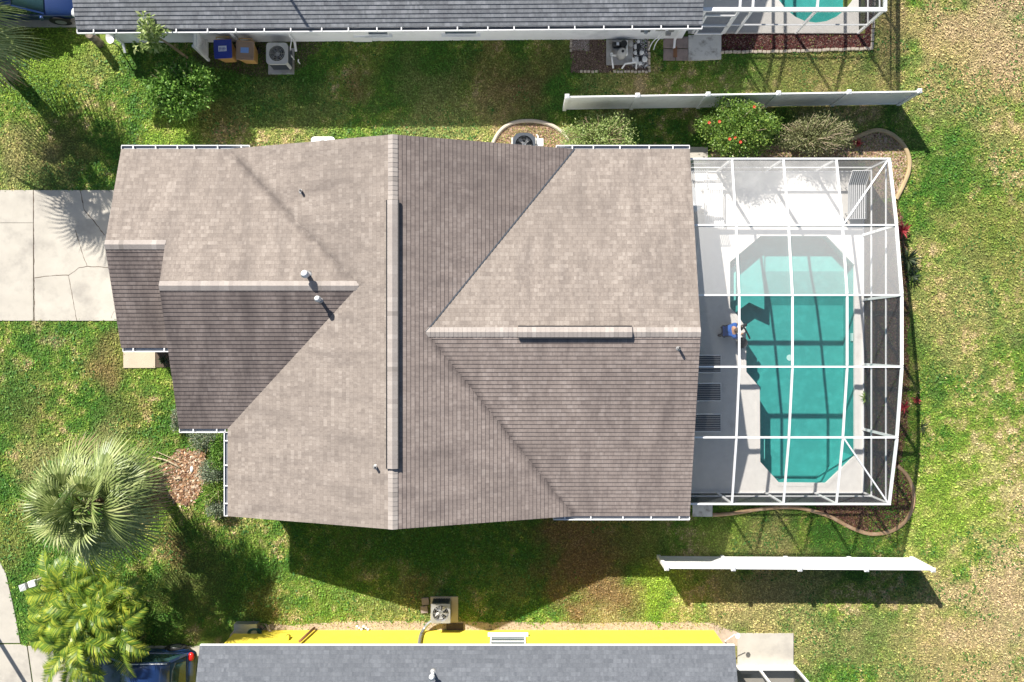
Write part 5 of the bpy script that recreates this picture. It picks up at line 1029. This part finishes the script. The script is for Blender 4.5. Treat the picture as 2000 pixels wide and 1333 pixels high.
# ================================================================ cars
def car(label, c, rz, paint, hatch):
    t = thing('parked_car', label, 'car', (c[0], c[1], .03), rz); L, Wd = 4.55, 1.82
    st = [(-2.27, .40, .62, .80), (-2.20, .34, .80, .93), (-1.9, .28, .95, 1.0), (-1.2, .25, .98, 1.0), (-.4, .24, .96, 1.0), (.6, .24, .95, 1.0), (1.1, .25, .93, .99), (1.7, .27, .84, .96), (2.08, .30, .74, .90), (2.25, .36, .62, .78), (2.29, .42, .55, .60)]
    vs = []; n = 12
    for x, z0, z1, w in st:
        hw = Wd / 2 * w; pr_ = [(0, z0), (.8, z0), (.97, z0 + .1), (1.0, (z0 + z1) / 2), (.97, z1 - .10), (.84, z1 - .02), (0, z1 + .02)]
        ring = [(x, hw * a, z) for a, z in pr_] + [(x, -hw * a, z) for a, z in pr_[-2:0:-1]]; vs += ring
    m = len(st); n = 12; MBb = MB().add(vs, [(i * n + k, i * n + (k + 1) % n, (i + 1) * n + (k + 1) % n, (i + 1) * n + k) for i in range(m - 1) for k in range(n)] + [tuple(range(n))[::-1], tuple(range((m - 1) * n, m * n))], smooth=True)
    o = MBb.build('body', M[paint], t); s = o.modifiers.new('s', 'SUBSURF'); s.levels = 1; s.render_levels = 2
    xr = -2.0 if hatch else -1.75; gl = [(xr, .93, .84), (xr + .42 if hatch else xr + .75, 1.40, .72), (-.5, 1.47, .72), (.15, 1.42, .70), (1.08, .93, .82)]
    def cab(sc, zo, ks, name, mt):
        v = []
        for x, z, w in ks: v += [(x, w * sc, z + zo), (x, w * sc * .5, z + zo + .03), (x, -w * sc * .5, z + zo + .03), (x, -w * sc, z + zo)]
        return MB().add(v, [(i * 4 + k, (i + 1) * 4 + k, (i + 1) * 4 + k + 1, i * 4 + k + 1) for i in range(len(ks) - 1) for k in range(3)], smooth=True)
    g = cab(1, 0, gl, 'g', 'glass'); lo = [(x, .86, .9) for x, z, w in gl]
    b = len(g.v); base = []
    for x, z, w in gl: base += [(x, .84, .92), (x, -.84, .92)]
    g.v += base; nn_ = len(gl)
    for i in range(nn_ - 1): g.f += [(i * 4, b + 2 * i, b + 2 * i + 2, (i + 1) * 4), (i * 4 + 3, (i + 1) * 4 + 3, b + 2 * i + 3, b + 2 * i + 1)]; g.uv += [None, None]; g.sm += [False, False]
    g.build('windows', M['glass'], t)
    r = cab(1.0, .012, gl[1:4], 'r', paint); ro = r.build('roof', M[paint], t); sd = ro.modifiers.new('s', 'SOLIDIFY'); sd.thickness = .02
    for s in (-1, 1):
        MB().beam((gl[3][0], s * .70, gl[3][1] + .015), (1.1, s * .82, .945), .06, .04).build('pillar', M[paint], t); MB().beam((gl[1][0], s * .72, gl[1][1] + .015), (xr - .02, s * .84, .945), .09, .04).build('pillar', M[paint], t); MB().beam((-.35, s * .725, 1.46), (-.35, s * .862, .94), .07, .03).build('pillar', M[paint], t)
        MB().tube([(1.0, s * .93, .97), (1.05, s * 1.05, .99)], .07, 10).build('mirror', M[paint], t)
        MB().ball((2.12, s * .66, .66), (.17, .2, .085), 12, 8).build('headlight', M['clear_lens'], t); MB().ball((-2.14, s * .70, .80), (.12, .17, .10), 12, 8).build('taillight', M['red_lens'], t)
        for x in (-1.4, 1.42):
            w = MB().tube([(x, s * .72, .33), (x, s * .92, .33)], .33, 24).build('wheel', M['rubber'], t); MB().tube([(x, s * .921, .33), (x, s * .93, .33)], .2, 18).build('rim', M['graymetal'], w)
            MB().tube([(x, s * .90, .36), (x, s * .915, .36)], .39, 24).build('wheel_arch', M['dark'], t)
    if hatch:
        for s in (-1, 1): MB().beam((-1.5, s * .68, 1.49), (.0, s * .66, 1.49), .03, .03).build('roof_rail', M['alu'], t)
    return t
car('blue car with a green tinted windscreen at the top left edge', (-18.4, 12.92), 0, 'carpaint', False)
car('dark blue car with a red tail light under the yellow-green palm', (-14.05, -12.42), math.pi, 'carpaint_dark', True)
# ---------------------------------------------------------------- grass blades and chips
def scatter(name, m, n, ok, col, size, tilt=(.15, .9), width=.4, z0=0., kindname='stuff', bounds=(-22.5, 22.5, -14.5, 14.5), zf=None):
    x = rng.uniform(bounds[0], bounds[1], n); y = rng.uniform(bounds[2], bounds[3], n); k = ok(x, y); x, y = x[k], y[k]; n = len(x)
    th = rng.uniform(0, 2 * np.pi, n); L = rng.uniform(size[0], size[1], n); w = L * width * rng.uniform(.6, 1.3, n); el = rng.uniform(tilt[0], tilt[1], n)
    c, s = np.cos(th), np.sin(th); zb = np.full(n, z0)
    V = np.zeros((n, 4, 3)); hx, hy = L * np.cos(el) * c, L * np.cos(el) * s; hz = L * np.sin(el)
    V[:, 0] = np.stack([x + s * w * .5, y - c * w * .5, zb], 1); V[:, 1] = np.stack([x + hx * .55 + s * w * .5, y + hy * .55 - c * w * .5, zb + hz * .7], 1)
    V[:, 2] = np.stack([x + hx, y + hy, zb + hz * .9], 1); V[:, 3] = np.stack([x + hx * .5 - s * w * .5, y + hy * .5 + c * w * .5, zb + hz * .65], 1)
    me = bpy.data.meshes.new(name); me.vertices.add(4 * n); me.vertices.foreach_set('co', V.ravel()); me.loops.add(4 * n); me.loops.foreach_set('vertex_index', np.arange(4 * n))
    me.polygons.add(n); me.polygons.foreach_set('loop_start', np.arange(0, 4 * n, 4)); me.update(calc_edges=True); me.materials.append(m)
    C = col(x, y) if callable(col) else np.array(col)[rng.integers(0, len(col), n)]
    setcol(me, np.repeat(C, 4, axis=0)); return tag(link(bpy.data.objects.new(name, me)), kind='stuff')
NOGRASS = [px((-200, 372), (300, 372), (300, 627), (-200, 627)), [(-13.3, 6.3), (5.7, 6.3), (5.7, -5.7), (-9.55, -5.7), (-9.55, -2.7), (-11.25, -2.7), (-11.25, .15), (-13.3, .15)],
    [(DX0, DY0), (DX1, DY0), (DX1, DY1), (DX0, DY1)], px((242, 670), (335, 670), (335, 719), (242, 719)), px((-80, -80), (1350, -80), (1350, 74), (1100, 77), (400, 82), (170, 82), (170, 54), (-80, 54)),
    px((1340, -80), (1690, -80), (1690, 68), (1340, 68)), px((1344, 60), (1408, 60), (1408, 118), (1344, 120)), px((380, 1231), (1440, 1231), (1440, 1500), (380, 1500)), px((1440, 1237), (1549, 1237), (1549, 1500), (1440, 1500)),
    px((-60, 850), (-22, 1000), (-12, 1075), (12, 1120), (30, 1200), (40, 1258), (60, 1262), (400, 1262), (400, 1500), (-60, 1500)), px((1352, 984), (1391, 984), (1391, 1009), (1352, 1009)), px((1295, 72), (1344, 72), (1344, 122), (1300, 122)),
    px((1182, 78), (1240, 78), (1240, 128), (1182, 128)), px((520, 95), (574, 95), (574, 144), (520, 144)), px((840, 1165), (895, 1165), (895, 1214), (840, 1214))]
# beds: polygon, chip colours
BED_NE = px((1382, 318), (1390, 285), (1560, 285), (1640, 288), (1662, 274), (1700, 256), (1735, 260), (1762, 282), (1773, 310), (1770, 342), (1752, 385), (1690, 392), (1690, 318))
BED_NW = px((966, 278), (972, 262), (988, 246), (1012, 239), (1050, 238), (1082, 246), (1105, 262), (1125, 278), (1150, 290), (1150, 350), (966, 350))
BED_SE = px((1590, 975), (1700, 970), (1735, 900), (1750, 905), (1765, 918), (1780, 950), (1782, 985), (1765, 1015), (1735, 1038), (1700, 1044), (1655, 1030), (1600, 1004))
BED_E = px((1686, 392), (1750, 392), (1765, 450), (1775, 600), (1775, 800), (1760, 905), (1686, 960))
BED_N = px((1408, 66), (1690, 66), (1690, -60), (1704, -60), (1701, 96), (1600, 100), (1408, 102))
BED_PUMP = px((1115, 76), (1268, 76), (1268, 142), (1115, 142))
BED_PALM = px((312, 915), (350, 880), (395, 885), (402, 930), (380, 985), (345, 985))
SAND_S = px((470, 1214), (560, 1222), (700, 1213), (850, 1214), (1000, 1216), (1150, 1218), (1250, 1215), (1390, 1217), (1440, 1235), (1440, 1262), (440, 1262), (450, 1240))
SOIL_BIN = px((395, 78), (640, 78), (620, 100), (590, 130), (540, 150), (480, 150), (400, 130), (370, 110))
SOIL_PALM = px((275, 1130), (430, 1130), (470, 1240), (300, 1262))
def near_any(x, y, polys):
    r = np.zeros(len(x), bool)
    for p in polys: r |= inpoly(x, y, p)
    return r
def wobble(x, y): return x + (fbm(x, y, .35, 91, 2) - .5) * .35, y + (fbm(x, y, .35, 95, 2) - .5) * .35
def grass_ok(x, y):
    k = ~near_any(x, y, NOGRASS); wx, wy = wobble(x, y); bd = near_any(x, y, [BED_NE, BED_NW, BED_SE, BED_N]) | near_any(wx, wy, [BED_PUMP, BED_PALM, SAND_S, BED_E, SOIL_BIN])
    keep = np.where(bd, rng.random(len(x)) < np.where(inpoly(x, y, BED_SE) & (x > G(1690, 0)[0]), .5, .05), True); thin = fbm(x, y, .5, 77, 3); sp = inpoly(wx, wy, SOIL_PALM)
    keep &= np.where(sp, rng.random(len(x)) < .45, True)
    return k & keep & (rng.random(len(x)) < np.clip(1.5 - thin * 1.0, .35, 1))
NG = int(globals().get('NGRASS', 900000))
scatter('grass', M['blade'], NG, grass_ok, lambda x, y: lawn(x, y, rng.normal(0, .13, len(x))) * rng.uniform(.75, 1.25, (len(x), 1)), (.05, .12), (.05, .85), .34)
scatter('broadleaf_weeds', M['blade'], 60000, lambda x, y: grass_ok(x, y) & (fbm(x, y, 1.6, 201) > .53), [(.05, .15, .03), (.09, .2, .04), (.14, .26, .06)], (.06, .11), (.0, .5), .8, .03)
def bed(name, poly, cols, n, size=(.03, .09), wob=False):
    xs_ = [p[0] for p in poly]; ys_ = [p[1] for p in poly]; b = (min(xs_), max(xs_), min(ys_), max(ys_))
    def ok(x, y):
        wx, wy = wobble(x, y) if wob else (x, y); return inpoly(wx, wy, poly) & ~near_any(x, y, NOGRASS)
    return scatter(name, M['blade'], n, ok, cols, size, (-.05, .45), .45, .006, bounds=b)
MULCH = [(.17, .06, .04), (.26, .12, .08), (.10, .05, .035), (.36, .22, .15), (.07, .04, .03), (.2, .17, .05)]
PINK = [(.45, .27, .18), (.55, .38, .26), (.30, .17, .11), (.22, .26, .07), (.38, .34, .10), (.16, .09, .06)]
REDM = [(.14, .035, .03), (.09, .025, .022), (.20, .06, .05), (.05, .02, .02), (.3, .2, .16)]
bed('leaf_litter', BED_NE, PINK, 26000); bed('leaf_litter', BED_NW, PINK, 22000); bed('bark_mulch', BED_SE, MULCH, 26000); bed('bark_mulch', BED_E, MULCH, 30000, wob=True)
bed('red_mulch', BED_N, REDM, 26000); bed('leaf_litter', BED_PALM, [(.42, .24, .13), (.5, .33, .2), (.25, .13, .08), (.6, .48, .36)], 4500, (.05, .2), True)
bed('pea_gravel', px((1116, 78), (1150, 78), (1150, 100), (1116, 98)), [(.45, .38, .36), (.3, .25, .24), (.6, .55, .52)], 2600, (.02, .05))
bed('river_rock', px((1238, 78), (1266, 78), (1266, 132), (1238, 132)), [(.75, .75, .75), (.45, .44, .43), (.04, .04, .05), (.6, .6, .6), (.1, .09, .09)], 2600, (.03, .09))
bed('leaf_litter', BED_PUMP, [(.16, .11, .09), (.22, .15, .12), (.11, .08, .06), (.34, .24, .19)], 12000, (.02, .06), True)
bed('sand', SAND_S, [(.50, .40, .30), (.44, .34, .25), (.58, .48, .37)], 30000, (.02, .05), True); bed('leaf_litter', SAND_S, [(.25, .18, .11), (.2, .22, .07), (.15, .1, .07)], 1500, (.04, .08), True)
bed('leaf_litter', SOIL_BIN, [(.1, .08, .06), (.15, .11, .08), (.07, .05, .04), (.18, .2, .07)], 7000, (.03, .08), True)
def base(name, poly, m, z=.001):
    struct(name, MB().prism(poly, -.05, z), m)
base('mulch_base', BED_NE[:], M['sand']); base('mulch_base', BED_NW, M['sand']); base('mulch_base', BED_SE, M['mulchbase']); base('mulch_base', BED_N, M['mulchbase'])
base('soil_patch', BED_PUMP, M['soil']); base('sand_strip', SAND_S, M['sand'], .002)
